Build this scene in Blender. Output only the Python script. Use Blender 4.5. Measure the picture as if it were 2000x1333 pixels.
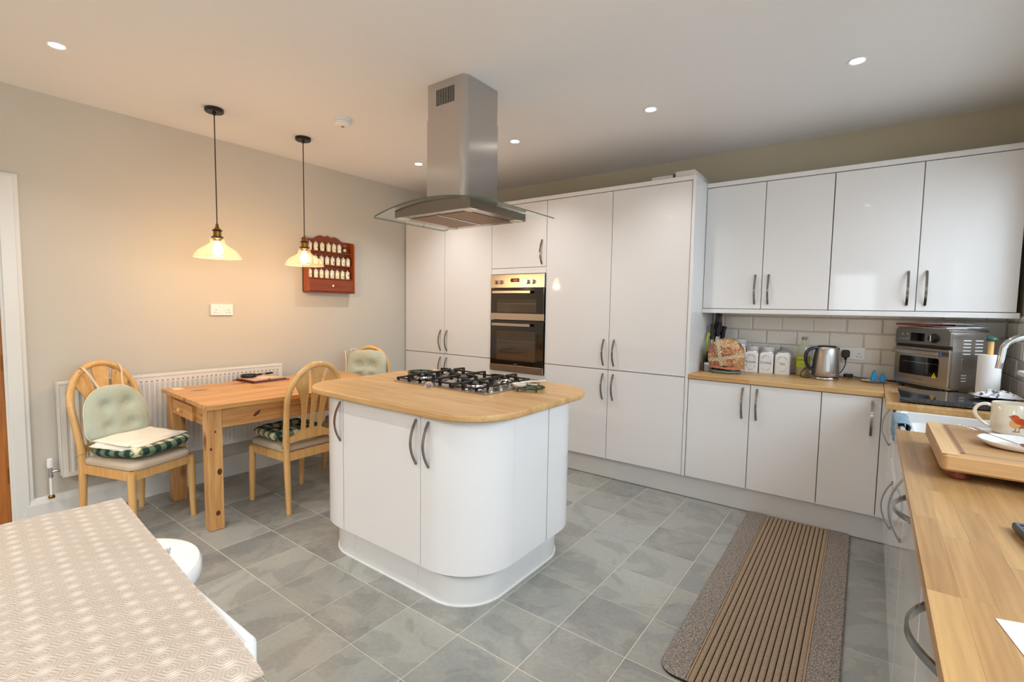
import bpy, bmesh, math, random
from math import sin, cos, pi, radians, sqrt
from mathutils import Vector, Matrix, Euler, noise

for o in list(bpy.data.objects): bpy.data.objects.remove(o, do_unlink=True)
S = bpy.context.scene
COL = S.collection
random.seed(7)

# ------------------------------------------------------------------ camera
cam_d = bpy.data.cameras.new('camera'); cam = bpy.data.objects.new('camera', cam_d); COL.objects.link(cam)
cam_d.sensor_width = 36.0; cam_d.lens = 949.3571 * 36.0 / 2000.0; cam_d.clip_start = 0.02
yaw, pit, rol = radians(36.5195), radians(-4.0027), radians(0.921)
F = Vector((-sin(yaw) * cos(pit), cos(yaw) * cos(pit), sin(pit))); R = Vector((cos(yaw), sin(yaw), 0)); U = R.cross(F)
R2 = R * cos(rol) + U * sin(rol); U2 = U * cos(rol) - R * sin(rol)
cam.matrix_world = Matrix(((R2.x, U2.x, -F.x, 4.0325), (R2.y, U2.y, -F.y, -4.1094), (R2.z, U2.z, -F.z, 1.3651), (0, 0, 0, 1)))
S.camera = cam

# ------------------------------------------------------------------ world, daylight, exposure
W, H, REAR = 4.69, 2.59, -7.0
world = bpy.data.worlds.new('world'); S.world = world; world.use_nodes = True
bg = world.node_tree.nodes['Background']; bg.inputs[0].default_value = (0.80, 0.90, 1.0, 1); bg.inputs[1].default_value = 1.6
S.view_settings.view_transform = 'Standard'; S.view_settings.look = 'None'
S.view_settings.exposure = 0.42; S.view_settings.gamma = 1.0; S.view_settings.use_curve_mapping = False

def area_light(name, loc, rot, sx, sy, power, col):
    d = bpy.data.lights.new(name, 'AREA'); d.shape = 'RECTANGLE'; d.size = sx; d.size_y = sy; d.energy = power; d.color = col
    o = bpy.data.objects.new(name, d); COL.objects.link(o); o.location = loc; o.rotation_euler = rot
    return o
# daylight entering the two side windows and the rear window
area_light('side_window_daylight', (W + 0.62, -1.20, 2.05), (0, radians(50), 0), 1.10, 1.5, 27, (0.82, 0.91, 1.0))
area_light('long_window_daylight', (W + 0.62, -3.35, 2.05), (0, radians(50), 0), 1.10, 1.95, 56, (0.82, 0.91, 1.0))
area_light('rear_window_daylight', (3.75, REAR - 0.35, 1.70), (radians(90), 0, 0), .8, 1.0, 9, (0.95, 0.97, 1.0))

# ------------------------------------------------------------------ helpers
def lin(c):
    return tuple((x / 255 / 12.92) if x / 255 <= 0.04045 else ((x / 255 + 0.055) / 1.055) ** 2.4 for x in c[:3]) + (1,)

class N:
    """small node tree helper"""
    def __init__(s, name):
        s.m = bpy.data.materials.new(name); s.m.use_nodes = True; s.t = s.m.node_tree; s.b = s.t.nodes['Principled BSDF']
    def n(s, typ, **kw):
        x = s.t.nodes.new('ShaderNode' + typ)
        for k, v in kw.items():
            if k.startswith('i_'):
                s.set(x.inputs[k[2:].replace('_', ' ')], v)
            else: setattr(x, k, v)
        return x
    def set(s, sock, v):
        if isinstance(v, bpy.types.NodeSocket): s.t.links.new(v, sock)
        elif isinstance(v, bpy.types.Node): s.t.links.new(v.outputs[0], sock)
        else: sock.default_value = v
    def math(s, op, a, b=0.0, clamp=False):
        x = s.n('Math', operation=op, use_clamp=clamp); s.set(x.inputs[0], a); s.set(x.inputs[1], b); return x.outputs[0]
    def coord(s, scale=(1, 1, 1), which='Object', loc=(0, 0, 0), rot=(0, 0, 0)):
        tc = s.n('TexCoord'); mp = s.n('Mapping'); s.set(mp.inputs[0], tc.outputs[which])
        mp.inputs['Scale'].default_value = scale; mp.inputs['Location'].default_value = loc; mp.inputs['Rotation'].default_value = rot
        return mp.outputs[0]
    def noise(s, vec, scale=5.0, detail=3.0, rough=0.5, dist=0.0):
        x = s.n('TexNoise'); s.set(x.inputs['Vector'], vec); x.inputs['Scale'].default_value = scale
        x.inputs['Detail'].default_value = detail; x.inputs['Roughness'].default_value = rough; x.inputs['Distortion'].default_value = dist
        return x.outputs[0]
    def ramp(s, f, stops, interp='LINEAR'):
        x = s.n('ValToRGB'); x.color_ramp.interpolation = interp; s.set(x.inputs[0], f)
        e = x.color_ramp.elements
        while len(e) < len(stops): e.new(0.5)
        for k, (p, c) in enumerate(stops):
            e[k].position = p; e[k].color = lin(c) if max(c[:3]) > 1.001 else (tuple(c[:3]) + (1,))
        return x.outputs[0]
    def mix(s, f, a, b, mode='MIX'):
        x = s.n('MixRGB', blend_type=mode); s.set(x.inputs[0], f)
        for k, v in ((1, a), (2, b)):
            if isinstance(v, tuple) and max(v[:3]) > 1.001: v = lin(v)
            s.set(x.inputs[k], v)
        return x.outputs[0]
    def bump(s, h, strength=0.2, dist=0.01):
        x = s.n('Bump'); s.set(x.inputs['Height'], h); x.inputs['Strength'].default_value = strength; x.inputs['Distance'].default_value = dist
        s.t.links.new(x.outputs[0], s.b.inputs['Normal'])
    def rnd(s):
        return s.n('ObjectInfo').outputs['Random']
    def fin(s, col=None, rough=None, metal=None, spec=None, coat=None):
        if col is not None:
            if isinstance(col, tuple) and len(col) == 3: col = lin(col)
            s.set(s.b.inputs['Base Color'], col)
        if rough is not None: s.set(s.b.inputs['Roughness'], rough)
        if metal is not None: s.b.inputs['Metallic'].default_value = metal
        if spec is not None: s.b.inputs['Specular IOR Level'].default_value = spec
        if coat is not None: s.b.inputs['Coat Weight'].default_value = coat; s.b.inputs['Coat Roughness'].default_value = 0.08
        return s.m

_pc = {}
def P(name, col, rough=0.5, metal=0.0, spec=0.5, coat=None, var=0.0, vs=30, bump=0.0):
    if name in _pc: return _pc[name]
    n = N(name); c = lin(col)
    v = n.noise(n.coord(), vs, 3)
    if var: c = n.mix(v, tuple(x * (1 - var) for x in c[:3]) + (1,), tuple(min(1, x * (1 + var)) for x in c[:3]) + (1,))
    if bump: n.bump(v, bump, 0.002)
    _pc[name] = n.fin(c, rough, metal, spec, coat); return _pc[name]

def glassy(name, tint, refl=1.0, dens=0.15, rough=0.0):
    """thin clear sheet: tinted transparency with Fresnel reflection"""
    n = N(name); t = n.t; t.nodes.remove(n.b)
    tr = n.n('BsdfTransparent'); tr.inputs[0].default_value = tint + (1,)
    gl = n.n('BsdfGlossy'); gl.inputs['Roughness'].default_value = rough + 0.02; gl.inputs[0].default_value = (refl, refl, refl, 1)
    df = n.n('BsdfDiffuse'); df.inputs[0].default_value = tint + (1,)
    lw = n.n('LayerWeight'); fr = n.math('MULTIPLY_ADD', n.math('POWER', lw.outputs['Facing'], 4.0), 0.85); fr.node.inputs[2].default_value = 0.045
    m1 = n.n('MixShader'); m1.inputs[0].default_value = dens; t.links.new(tr.outputs[0], m1.inputs[1]); t.links.new(df.outputs[0], m1.inputs[2])
    m2 = n.n('MixShader'); t.links.new(fr, m2.inputs[0]); t.links.new(m1.outputs[0], m2.inputs[1]); t.links.new(gl.outputs[0], m2.inputs[2])
    t.links.new(m2.outputs[0], t.nodes['Material Output'].inputs[0]); return n.m

def emit(name, col, strength):
    n = N(name); n.b.inputs['Base Color'].default_value = (0, 0, 0, 1); n.b.inputs['Emission Color'].default_value = lin(col); n.b.inputs['Emission Strength'].default_value = strength
    return n.m

class MB:
    def __init__(s): s.v = []; s.f = []
    def add(s, vs, fs):
        k = len(s.v); s.v += [tuple(v) for v in vs]; s.f += [[k + i for i in f] for f in fs]; return s
    def box(s, x0, x1, y0, y1, z0, z1, bev=0.0, seg=1):
        x0, x1 = min(x0, x1), max(x0, x1); y0, y1 = min(y0, y1), max(y0, y1); z0, z1 = min(z0, z1), max(z0, z1)
        if not bev:
            return s.add([(x, y, z) for z in (z0, z1) for y in (y0, y1) for x in (x0, x1)],
                         [(0, 2, 3, 1), (4, 5, 7, 6), (0, 1, 5, 4), (1, 3, 7, 5), (3, 2, 6, 7), (2, 0, 4, 6)])
        bm = bmesh.new(); bmesh.ops.create_cube(bm, size=1)
        for v in bm.verts: v.co = Vector(((x0 + x1) / 2 + v.co.x * (x1 - x0), (y0 + y1) / 2 + v.co.y * (y1 - y0), (z0 + z1) / 2 + v.co.z * (z1 - z0)))
        bmesh.ops.bevel(bm, geom=list(bm.edges), offset=min(bev, (x1 - x0) * .49, (y1 - y0) * .49, (z1 - z0) * .49), segments=seg, affect='EDGES', profile=0.5)
        return s.bm(bm)
    def bm(s, bm):
        bm.verts.index_update(); s.add([v.co[:] for v in bm.verts], [[v.index for v in f.verts] for f in bm.faces]); bm.free(); return s
    def lathe(s, prof, c=(0, 0, 0), n=32, axis='z', squash=(1, 1), power=None):
        vs, fs = [], []
        for r, z in prof:
            for k in range(n):
                a = 2 * pi * k / n; ca, sa = cos(a), sin(a)
                if power:
                    q = (abs(ca) ** power + abs(sa) ** power) ** (-1 / power); ca, sa = ca * q, sa * q
                x, y = r * ca * squash[0], r * sa * squash[1]
                p = (x, y, z) if axis == 'z' else ((z, x, y) if axis == 'x' else (y, z, x))
                vs.append((c[0] + p[0], c[1] + p[1], c[2] + p[2]))
        m = len(prof)
        for i in range(m - 1):
            for k in range(n): fs.append((i * n + k, i * n + (k + 1) % n, (i + 1) * n + (k + 1) % n, (i + 1) * n + k))
        if prof[0][0] > 1e-6: fs.append(tuple(range(n))[::-1])
        if prof[-1][0] > 1e-6: fs.append(tuple((m - 1) * n + k for k in range(n)))
        return s.add(vs, fs)
    def cyl(s, c, r, h, axis='z', n=24, bev=0.0):
        p = [(r, 0), (r, h)] if not bev else [(r - bev, 0), (r, bev), (r, h - bev), (r - bev, h)]
        return s.lathe(p, c, n, axis)
    def tube(s, pts, r, n=8, closed=False, flat=None):
        """flat=(ry, upvector): elliptical section, r across, ry along upvector"""
        pts = [Vector(p) for p in pts]; m = len(pts); vs, fs = [], []; up = None
        for i, p in enumerate(pts):
            a = pts[(i - 1) % m] if (closed or i > 0) else pts[i]; b = pts[(i + 1) % m] if (closed or i < m - 1) else pts[i]
            t = (b - a).normalized()
            if flat: up = Vector(flat[1])
            elif up is None: up = Vector((0, 0, 1)) if abs(t.z) < .9 else Vector((1, 0, 0))
            sd = t.cross(up); sd.normalize(); u = sd.cross(t).normalized(); up = u
            rr = r[i] if isinstance(r, (list, tuple)) else r; ru = flat[0] if flat else rr
            for k in range(n):
                an = 2 * pi * k / n + (pi / n if n == 4 else 0); q = 1.414 if n == 4 else 1
                vs.append(p + sd * (cos(an) * rr * q) + u * (sin(an) * ru * q))
        for i in range(m if closed else m - 1):
            j = (i + 1) % m
            for k in range(n): fs.append((i * n + k, i * n + (k + 1) % n, j * n + (k + 1) % n, j * n + k))
        if not closed: fs.append(tuple(range(n))[::-1]); fs.append(tuple((m - 1) * n + k for k in range(n)))
        return s.add(vs, fs)
    def prism(s, poly, a0, a1, axis='z', bev=0.0):
        """poly: 2D outline; axis z:(x,y), y:(x,z), x:(y,z)"""
        def q(p, h): return (p[0], p[1], h) if axis == 'z' else ((p[0], h, p[1]) if axis == 'y' else (h, p[0], p[1]))
        n = len(poly)
        if bev:
            cx = sum(p[0] for p in poly) / n; cy = sum(p[1] for p in poly) / n
            ins = inset(poly, bev); layers = [(ins, a0), (poly, a0 + bev), (poly, a1 - bev), (ins, a1)]
        else: layers = [(poly, a0), (poly, a1)]
        vs = [q(p, h) for pl, h in layers for p in pl]; fs = []
        for i in range(len(layers) - 1):
            for k in range(n): fs.append((i * n + k, i * n + (k + 1) % n, (i + 1) * n + (k + 1) % n, (i + 1) * n + k))
        fs.append(tuple(range(n))[::-1]); fs.append(tuple((len(layers) - 1) * n + k for k in range(n)))
        return s.add(vs, fs)
    def grid(s, fn, nu, nv, cu=False, cv=False):
        vs = [fn(i / (nu if cu else nu - 1), j / (nv if cv else nv - 1)) for i in range(nu) for j in range(nv)]; fs = []
        for i in range(nu if cu else nu - 1):
            for j in range(nv if cv else nv - 1):
                fs.append((i * nv + j, ((i + 1) % nu) * nv + j, ((i + 1) % nu) * nv + (j + 1) % nv, i * nv + (j + 1) % nv))
        return s.add(vs, fs)
    def xf(s, M):
        s.v = [tuple(M @ Vector(v)) for v in s.v]; return s

def smooth(pts, k=5):
    p = [Vector(q) for q in pts]; out = []
    for i in range(len(p) - 1):
        a, b, c, d = p[max(i - 1, 0)], p[i], p[i + 1], p[min(i + 2, len(p) - 1)]
        for j in range(k):
            t = j / k; out.append(0.5 * ((2 * b) + (c - a) * t + (2 * a - 5 * b + 4 * c - d) * t * t + (3 * b - a - 3 * c + d) * t ** 3))
    out.append(p[-1]); return out
def smr(r, k=5):
    out = []
    for i in range(len(r) - 1): out += [r[i] + (r[i + 1] - r[i]) * j / k for j in range(k)]
    return out + [r[-1]]

def inset(poly, d):
    n = len(poly); out = []
    ar = sum(poly[i][0] * poly[(i + 1) % n][1] - poly[(i + 1) % n][0] * poly[i][1] for i in range(n)); sg = 1 if ar > 0 else -1
    for i in range(n):
        p, a, b = Vector(poly[i]), Vector(poly[i - 1]), Vector(poly[(i + 1) % n])
        e1 = (p - a).normalized(); e2 = (b - p).normalized(); n1 = Vector((-e1.y, e1.x)) * sg; n2 = Vector((-e2.y, e2.x)) * sg
        m = n1 + n2; m = m / max(0.3, m.dot(n1)); out.append((p.x + m.x * d, p.y + m.y * d))
    return out

def rrect(x0, x1, y0, y1, r, n=8):
    """rounded rectangle outline, r scalar or 4 radii (x0y0, x1y0, x1y1, x0y1)"""
    if not isinstance(r, (list, tuple)): r = (r,) * 4
    out = []
    for (cx, cy, rr, a0) in ((x0 + r[0], y0 + r[0], r[0], pi), (x1 - r[1], y0 + r[1], r[1], 1.5 * pi), (x1 - r[2], y1 - r[2], r[2], 0), (x0 + r[3], y1 - r[3], r[3], .5 * pi)):
        for k in range(n + 1):
            a = a0 + pi / 2 * k / n; out.append((cx + rr * cos(a), cy + rr * sin(a)))
    return out

def rootloc(o):
    v = Vector((0, 0, 0))
    while o: v += o.location; o = o.parent
    return v

def obj(name, mb, mat, parent=None, local=False, ang=35, kind=None, label=None, flip=True):
    me = bpy.data.meshes.new(name)
    vs = mb.v
    if parent and not local: off = rootloc(parent)
    elif parent or local: off = Vector((0, 0, 0))
    else:
        xs, ys, zs = zip(*vs); off = Vector(((min(xs) + max(xs)) / 2, (min(ys) + max(ys)) / 2, min(zs)))
    me.from_pydata([(v[0] - off.x, v[1] - off.y, v[2] - off.z) for v in vs], [], mb.f)
    if flip:
        bm = bmesh.new(); bm.from_mesh(me); bmesh.ops.recalc_face_normals(bm, faces=bm.faces[:]); bm.to_mesh(me); bm.free()
    me.materials.append(mat)
    if ang:
        me.shade_smooth(); me.set_sharp_from_angle(angle=radians(ang))
    o = bpy.data.objects.new(name, me); COL.objects.link(o)
    if ang and len(mb.f) < 260:
        wn = o.modifiers.new('weighted_normals', 'WEIGHTED_NORMAL'); wn.keep_sharp = True; wn.weight = 80
    if parent: o.parent = parent
    else: o.location = off
    if kind: o['kind'] = kind
    if label: o['label'] = label
    return o

def thing(name, label, cat, loc=(0, 0, 0), rz=0.0, group=None):
    o = bpy.data.objects.new(name, None); COL.objects.link(o); o.location = loc; o.rotation_euler = (0, 0, rz); o.empty_display_size = 0.05
    return tag(o, label, cat, group)
def tag(o, label, cat, group=None):
    o['label'] = label; o['category'] = cat
    if group: o['group'] = group
    return o
def struct(name, mb, mat, parent=None, **k):
    return obj(name, mb, mat, parent, kind='structure' if not parent else None, **k)
def dup(root, loc, label, rz=None):
    def cp(o, par):
        c = o.copy(); COL.objects.link(c); c.parent = par
        for ch in o.children: cp(ch, c)
        return c
    c = cp(root, None); c.location = loc
    if rz is not None: c.rotation_euler = (0, 0, rz)
    c['label'] = label; return c

def text_mb(txt, size, M, depth=0.0004):
    cu = bpy.data.curves.new('t', 'FONT'); cu.body = txt; cu.size = size; cu.extrude = depth; cu.align_x = 'CENTER'; cu.align_y = 'CENTER'; cu.resolution_u = 3
    o = bpy.data.objects.new('t', cu); COL.objects.link(o); dg = bpy.context.evaluated_depsgraph_get()
    me = bpy.data.meshes.new_from_object(o.evaluated_get(dg)); mb = MB()
    mb.add([M @ v.co for v in me.vertices], [list(p.vertices) for p in me.polygons])
    bpy.data.objects.remove(o); bpy.data.curves.remove(cu); bpy.data.meshes.remove(me); return mb
def frontal(x, y, z, rz=0.0):   # text facing -y
    return Matrix.Translation((x, y, z)) @ Matrix.Rotation(rz, 4, 'Z') @ Matrix.Rotation(pi / 2, 4, 'X')

# ------------------------------------------------------------------ materials
def wood(name, c1, c2, axis='x', stave=None, grain=1.0, rough=0.3, knots=0.0, rand=False, coat=None):
    n = N(name); rot = {'x': (0, 0, 0), 'y': (0, 0, pi / 2), 'z': (0, pi / 2, 0)}[axis]
    tc = n.n('TexCoord'); v = tc.outputs['Object']
    if rand:
        vm = n.n('VectorMath', operation='MULTIPLY_ADD'); n.set(vm.inputs[0], n.rnd()); vm.inputs[1].default_value = (13, 7, 5); n.set(vm.inputs[2], v); v = vm.outputs[0]
    mp = n.n('Mapping'); n.set(mp.inputs[0], v); mp.inputs['Rotation'].default_value = rot; v = mp.outputs[0]
    st = n.n('Mapping'); n.set(st.inputs[0], v); st.inputs['Scale'].default_value = (1.6 * grain, 26 * grain, 26 * grain)
    g = n.noise(st.outputs[0], 1.4, 5, 0.6, 0.6)
    st2 = n.n('Mapping'); n.set(st2.inputs[0], v); st2.inputs['Scale'].default_value = (5, 160, 160)
    g2 = n.noise(st2.outputs[0], 1.0, 2)
    if stave:
        br = n.n('TexBrick', offset=0.37); n.set(br.inputs['Vector'], v); br.inputs['Scale'].default_value = 1.0
        br.inputs['Mortar Size'].default_value = 0.0; br.inputs['Brick Width'].default_value = stave[0]; br.inputs['Row Height'].default_value = stave[1]
        br.inputs['Color1'].default_value = lin(c1); br.inputs['Color2'].default_value = lin(c2); br.inputs['Bias'].default_value = 0
        base = br.outputs[0]; f = n.math('MULTIPLY_ADD', g, 0.7); f = g
        col = n.mix(0.42, base, n.ramp(f, [(0.3, tuple(x * .82 for x in c1)), (0.7, c2)]))
    elif rand:
        base = n.ramp(n.rnd(), [(0.0, c1), (0.5, tuple((a + b) / 2 for a, b in zip(c1, c2))), (1.0, c2)])
        col = n.mix(0.4, base, n.ramp(g, [(0.3, tuple(x * .8 for x in c1)), (0.7, c2)]))
    else: col = n.ramp(g, [(0.3, c1), (0.68, c2)])
    col = n.mix(0.12, col, n.ramp(g2, [(0.35, tuple(x * .62 for x in c1)), (0.6, c2)]))
    if knots:
        vo = n.n('TexVoronoi'); sv = n.n('Mapping'); n.set(sv.inputs[0], v); sv.inputs['Scale'].default_value = (3.2, 7.5, 7.5); n.set(vo.inputs['Vector'], sv.outputs[0])
        vo.inputs['Scale'].default_value = 1.0
        k = n.ramp(vo.outputs[0], [(0.10, (1, 1, 1)), (0.24, (0, 0, 0))])
        col = n.mix(n.math('MULTIPLY', k, knots), col, (92, 48, 18))
    n.bump(g2, 0.05, 0.001)
    return n.fin(col, rough, coat=coat)

M_gloss = P('white_gloss_lacquer', (229, 227, 226), 0.05, spec=.36)
M_panel = P('white_satin_panel', (222, 220, 217), 0.22)
M_plinth = P('white_plinth_board', (222, 222, 221), 0.3)
M_dark = P('dark_gap', (52, 50, 48), 0.8)
M_wtop = wood('oiled_block_worktop', (194, 146, 90), (221, 180, 122), 'x', (0.42, 0.042), rough=0.38)
M_wtop_y = wood('oiled_block_worktop_return', (194, 146, 90), (221, 180, 122), 'y', (0.42, 0.042), rough=0.26)
M_stave = wood('beech_stave', (154, 112, 68), (194, 154, 100), 'y', grain=1.0, rough=0.34, rand=True)
M_pine = wood('waxed_pine', (174, 112, 54), (220, 168, 104), 'y', None, 0.8, 0.35, 0.85)
M_pine_leg = wood('waxed_pine_leg', (172, 110, 52), (222, 174, 110), 'z', None, 0.8, 0.4, 0.8)
M_beech = wood('lacquered_beech', (214, 162, 96), (228, 184, 122), 'z', None, 0.9, 0.25)
M_board = wood('chopping_board_wood', (176, 128, 80), (200, 158, 106), 'x', (0.6, 0.09), rough=0.5)
M_rack = wood('mahogany_stained_pine', (112, 46, 18), (142, 66, 28), 'y', None, 1, 0.3)
M_rackside = wood('orange_stained_pine', (150, 66, 22), (172, 84, 32), 'z', None, 1, 0.3)
M_door = wood('oak_veneer_door', (150, 84, 24), (186, 116, 44), 'z', None, 1.2, 0.4)
M_foot = P('dark_red_turned_wood', (120, 52, 22), 0.35, var=.15)
M_chrome = P('polished_chrome', (200, 200, 200), 0.12, 1.0)
M_handle = P('dark_chrome', (150, 148, 146), 0.16, 1.0)
M_black = P('black_plastic', (16, 16, 17), 0.35)
M_iron = P('black_cast_iron', (16, 16, 17), 0.45, bump=0.2, vs=300)
M_blackglass = P('black_oven_glass', (9, 7, 6), 0.04, coat=0.5)
M_white = P('white_plastic', (236, 236, 234), 0.3)
M_ceramic = P('white_glazed_ceramic', (238, 238, 236), 0.08, coat=0.5)
M_cream = P('cream_ceramic', (232, 226, 208), 0.1, coat=0.5)
M_rad = P('white_radiator_enamel', (226, 222, 214), 0.28)
M_trim = P('white_trim_paint', (224, 222, 216), 0.3)
M_brass = P('aged_brass', (150, 112, 52), 0.25, 1.0)
M_green = P('dark_green_enamel', (26, 66, 48), 0.25)
M_navy = P('dark_blue_plastic', (18, 18, 42), 0.2, coat=.3)

def steel(name, col, rough, sc=(2, 300, 300), str_=0.12, radial=False):
    n = N(name); g = n.noise(n.coord(tuple(3.5 * q if q > 50 else q for q in sc)), 1.0, 2); n.bump(g, str_, 0.0004)
    r = n.math('MULTIPLY_ADD', g, 0.12); r2 = n.n('Math', operation='ADD'); n.set(r2.inputs[0], n.math('MULTIPLY', g, 0.05)); r2.inputs[1].default_value = rough - 0.02
    n.b.inputs['Anisotropic'].default_value = 0.55
    if radial:
        tg = n.n('Tangent', direction_type='RADIAL', axis='Z'); n.t.links.new(tg.outputs[0], n.b.inputs['Tangent']); n.b.inputs['Anisotropic'].default_value = 0.85
    return n.fin(col, r2.outputs[0], 1.0)
M_steel = steel('brushed_steel_horizontal', (176, 170, 164), 0.28, (300, 300, 2))
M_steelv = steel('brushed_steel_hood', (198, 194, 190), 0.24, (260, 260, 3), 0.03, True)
M_steelx = steel('brushed_steel_oven', (184, 176, 168), 0.24, (3, 200, 260))

def slate():
    n = N('green_grey_slate'); tc = n.n('TexCoord')
    vm = n.n('VectorMath', operation='MULTIPLY_ADD'); n.set(vm.inputs[0], n.rnd()); vm.inputs[1].default_value = (31, 17, 9); n.set(vm.inputs[2], tc.outputs['Object']); v = vm.outputs[0]
    base = n.ramp(n.rnd(), [(0.0, (134, 135, 131)), (0.3, (162, 164, 159)), (0.5, (146, 145, 139)), (0.7, (172, 174, 167)), (0.85, (126, 128, 125)), (1.0, (160, 158, 149))])
    c1 = n.noise(v, 4.5, 6, 0.62, 1.2); col = n.mix(n.ramp(c1, [(0.42, (0, 0, 0)), (0.62, (1, 1, 1))]), base, n.mix(0.6, base, (166, 163, 152)))
    c2 = n.noise(v, 2.2, 3, 0.5, 2.5); col = n.mix(n.math('MULTIPLY', n.ramp(c2, [(0.52, (0, 0, 0)), (0.56, (1, 1, 1))]), 0.22), col, (84, 88, 88))
    c3 = n.noise(v, 60, 3); col = n.mix(0.1, col, n.ramp(c3, [(0.3, (70, 72, 70)), (0.7, (180, 180, 172))]))
    n.bump(n.math('ADD', n.math('MULTIPLY', c1, 1.0), n.math('MULTIPLY', c3, 0.15)), 0.16, 0.006)
    return n.fin(col, 0.33, spec=0.5)
M_slate = slate()
M_grout = P('pale_grout', (208, 199, 182), 0.8, var=.06)
M_wallp = P('greige_emulsion', (202, 195, 182), 0.75, var=0.02, vs=3, bump=0.03)
M_wallb = P('olive_greige_emulsion', (196, 188, 166), 0.75, var=0.02, vs=3)
M_ceil = P('white_ceiling_emulsion', (238, 236, 235), 0.85, var=0.01, vs=2)
M_tilew = P('pale_grey_glazed_tile', (226, 221, 214), 0.12, coat=0.3)
M_tilegrout = P('tile_grout', (186, 180, 172), 0.8)

# ------------------------------------------------------------------ room shell
floor = struct('floor', MB().box(-0.12, W + .12, REAR - .12, 0.12, -0.12, -0.0025), M_grout)
ceiling = struct('ceiling', MB().box(-0.12, W + .12, REAR - .12, 0.12, H, H + 0.12), M_ceil)
DY0, DY1, DZ = -4.45, -3.605, 2.0          # doorway in the left wall
mb = MB().box(-.12, 0, DY1, 0, 0, H).box(-.12, 0, DY0, DY1, DZ, H).box(-.12, 0, REAR, DY0, 0, H)
wall_left = struct('wall_left', mb, M_wallp)
wall_back = struct('wall_back', MB().box(-.12, W + .12, 0, .12, 0, H), M_wallb)
wy0, wy1, wz0, wz1 = -1.95, -0.46, 1.05, 2.15
ly0, ly1 = -4.35, -2.35
mb = MB().box(W, W + .25, REAR, ly0, 0, H).box(W, W + .25, ly1, wy0, 0, H).box(W, W + .25, wy1, 0, 0, H)
for a, b in ((wy0, wy1), (ly0, ly1)): mb.box(W, W + .25, a, b, 0, wz0).box(W, W + .25, a, b, wz1, H)
wall_right = struct('wall_right', mb, M_wallb)
gx0, gx1, gz0, gz1 = 3.38, 4.10, 1.30, 2.10
mb = MB().box(-.12, gx0, REAR - .2, REAR, 0, H).box(gx1, W + .25, REAR - .2, REAR, 0, H).box(gx0, gx1, REAR - .2, REAR, gz1, H).box(gx0, gx1, REAR - .2, REAR, 0, gz0)
wall_rear = struct('wall_rear', mb, M_wallp)
M_pane = glassy('window_glass', (0.97, 0.99, 1.0), 1.0, 0.0)
def side_window(name, y0, y1):
    ym = (y0 + y1) / 2; mb = MB()
    for (a, b, c, d) in ((y0, y1, wz0, wz0 + .07), (y0, y1, wz1 - .07, wz1), (y0, y0 + .07, wz0, wz1), (y1 - .07, y1, wz0, wz1), (ym - .035, ym + .035, wz0, wz1)): mb.box(W + .08, W + .14, a, b, c, d, .004)
    w = struct(name, mb, M_white)
    for a, b in ((y0 + .06, ym - .03), (ym + .03, y1 - .06)): obj('pane', MB().box(W + .105, W + .112, a, b, wz0 + .06, wz1 - .06), M_pane, w)
    obj('window_sill', MB().box(W - .03, W + .08, y0, y1, wz0, wz0 + .025, .006, 2), M_white, w)
side_window('window_1', wy0, wy1); side_window('window_2', ly0, ly1)
mb = MB(); gy0, gy1 = REAR - .13, REAR - .07
for x in (gx0, gx1 - .06): mb.box(x, x + .06, gy0, gy1, gz0, gz1, .004)
mb.box(gx0, gx1, gy0, gy1, gz1 - .06, gz1, .004).box(gx0, gx1, gy0, gy1, gz0, gz0 + .06, .004)
w3 = struct('window_3', mb, M_white); obj('pane', MB().box(gx0 + .05, gx1 - .05, REAR - .104, REAR - .096, gz0 + .05, gz1 - .05), M_pane, w3)

# floor tiles, each one its own piece
tx, ty, sx, sy = 1.4996, -2.6769, 0.3039, 0.3048
tile_me = None; gp = 0.0026
def tile_mb(a, b): return MB().add([(gp, gp, -.006), (a - gp, gp, -.006), (a - gp, b - gp, -.006), (gp, b - gp, -.006),
        (gp, gp, -.0012), (a - gp, gp, -.0012), (a - gp, b - gp, -.0012), (gp, b - gp, -.0012),
        (gp + .0015, gp + .0015, 0), (a - gp - .0015, gp + .0015, 0), (a - gp - .0015, b - gp - .0015, 0), (gp + .0015, b - gp - .0015, 0)],
        [(0, 1, 5, 4), (1, 2, 6, 5), (2, 3, 7, 6), (3, 0, 4, 7), (4, 5, 9, 8), (5, 6, 10, 9), (6, 7, 11, 10), (7, 4, 8, 11), (8, 9, 10, 11)])
cache = {}
def add_tile(parent, x, y, a, b):
    k = (round(a, 4), round(b, 4))
    if k not in cache:
        o = obj('tile', tile_mb(a, b), M_slate, parent, local=True, ang=0, flip=False); cache[k] = o.data
    else:
        o = bpy.data.objects.new('tile', cache[k]); COL.objects.link(o); o.parent = parent
    o.location = Vector((x, y, 0)) - parent.location
for i in range(-5, 11):
    for j in range(-9, 9):
        x0, x1 = tx + i * sx, tx + (i + 1) * sx; y0, y1 = ty + j * sy, ty + (j + 1) * sy
        x0, x1, y0, y1 = max(x0, 0), min(x1, W), max(y0, REAR), min(y1, 0)
        if x1 - x0 < .02 or y1 - y0 < .02: continue
        if y0 > -0.52 or (x0 > 4.2): continue      # nothing but cabinet bases there
        if x0 > 1.75 and x1 < 2.65 and y0 > -2.5 and y1 < -1.7: continue
        add_tile(floor, x0, y0, x1 - x0, y1 - y0)

# skirting on the left wall
def skirt(name, y0, y1):
    prof = [(0.0002, 0), (.032, 0), (.032, .115), (.026, .124), (.020, .150), (.010, .158), (0.0002, .158)]
    return struct(name, MB().prism([(a, b) for a, b in prof], y0, y1, axis='y'), M_trim)
skirt('baseboard_left', -3.555, -0.602)
struct('baseboard_rear', MB().box(0.03, W - .03, REAR, REAR + .02, 0, .15, .003), M_trim)
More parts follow.
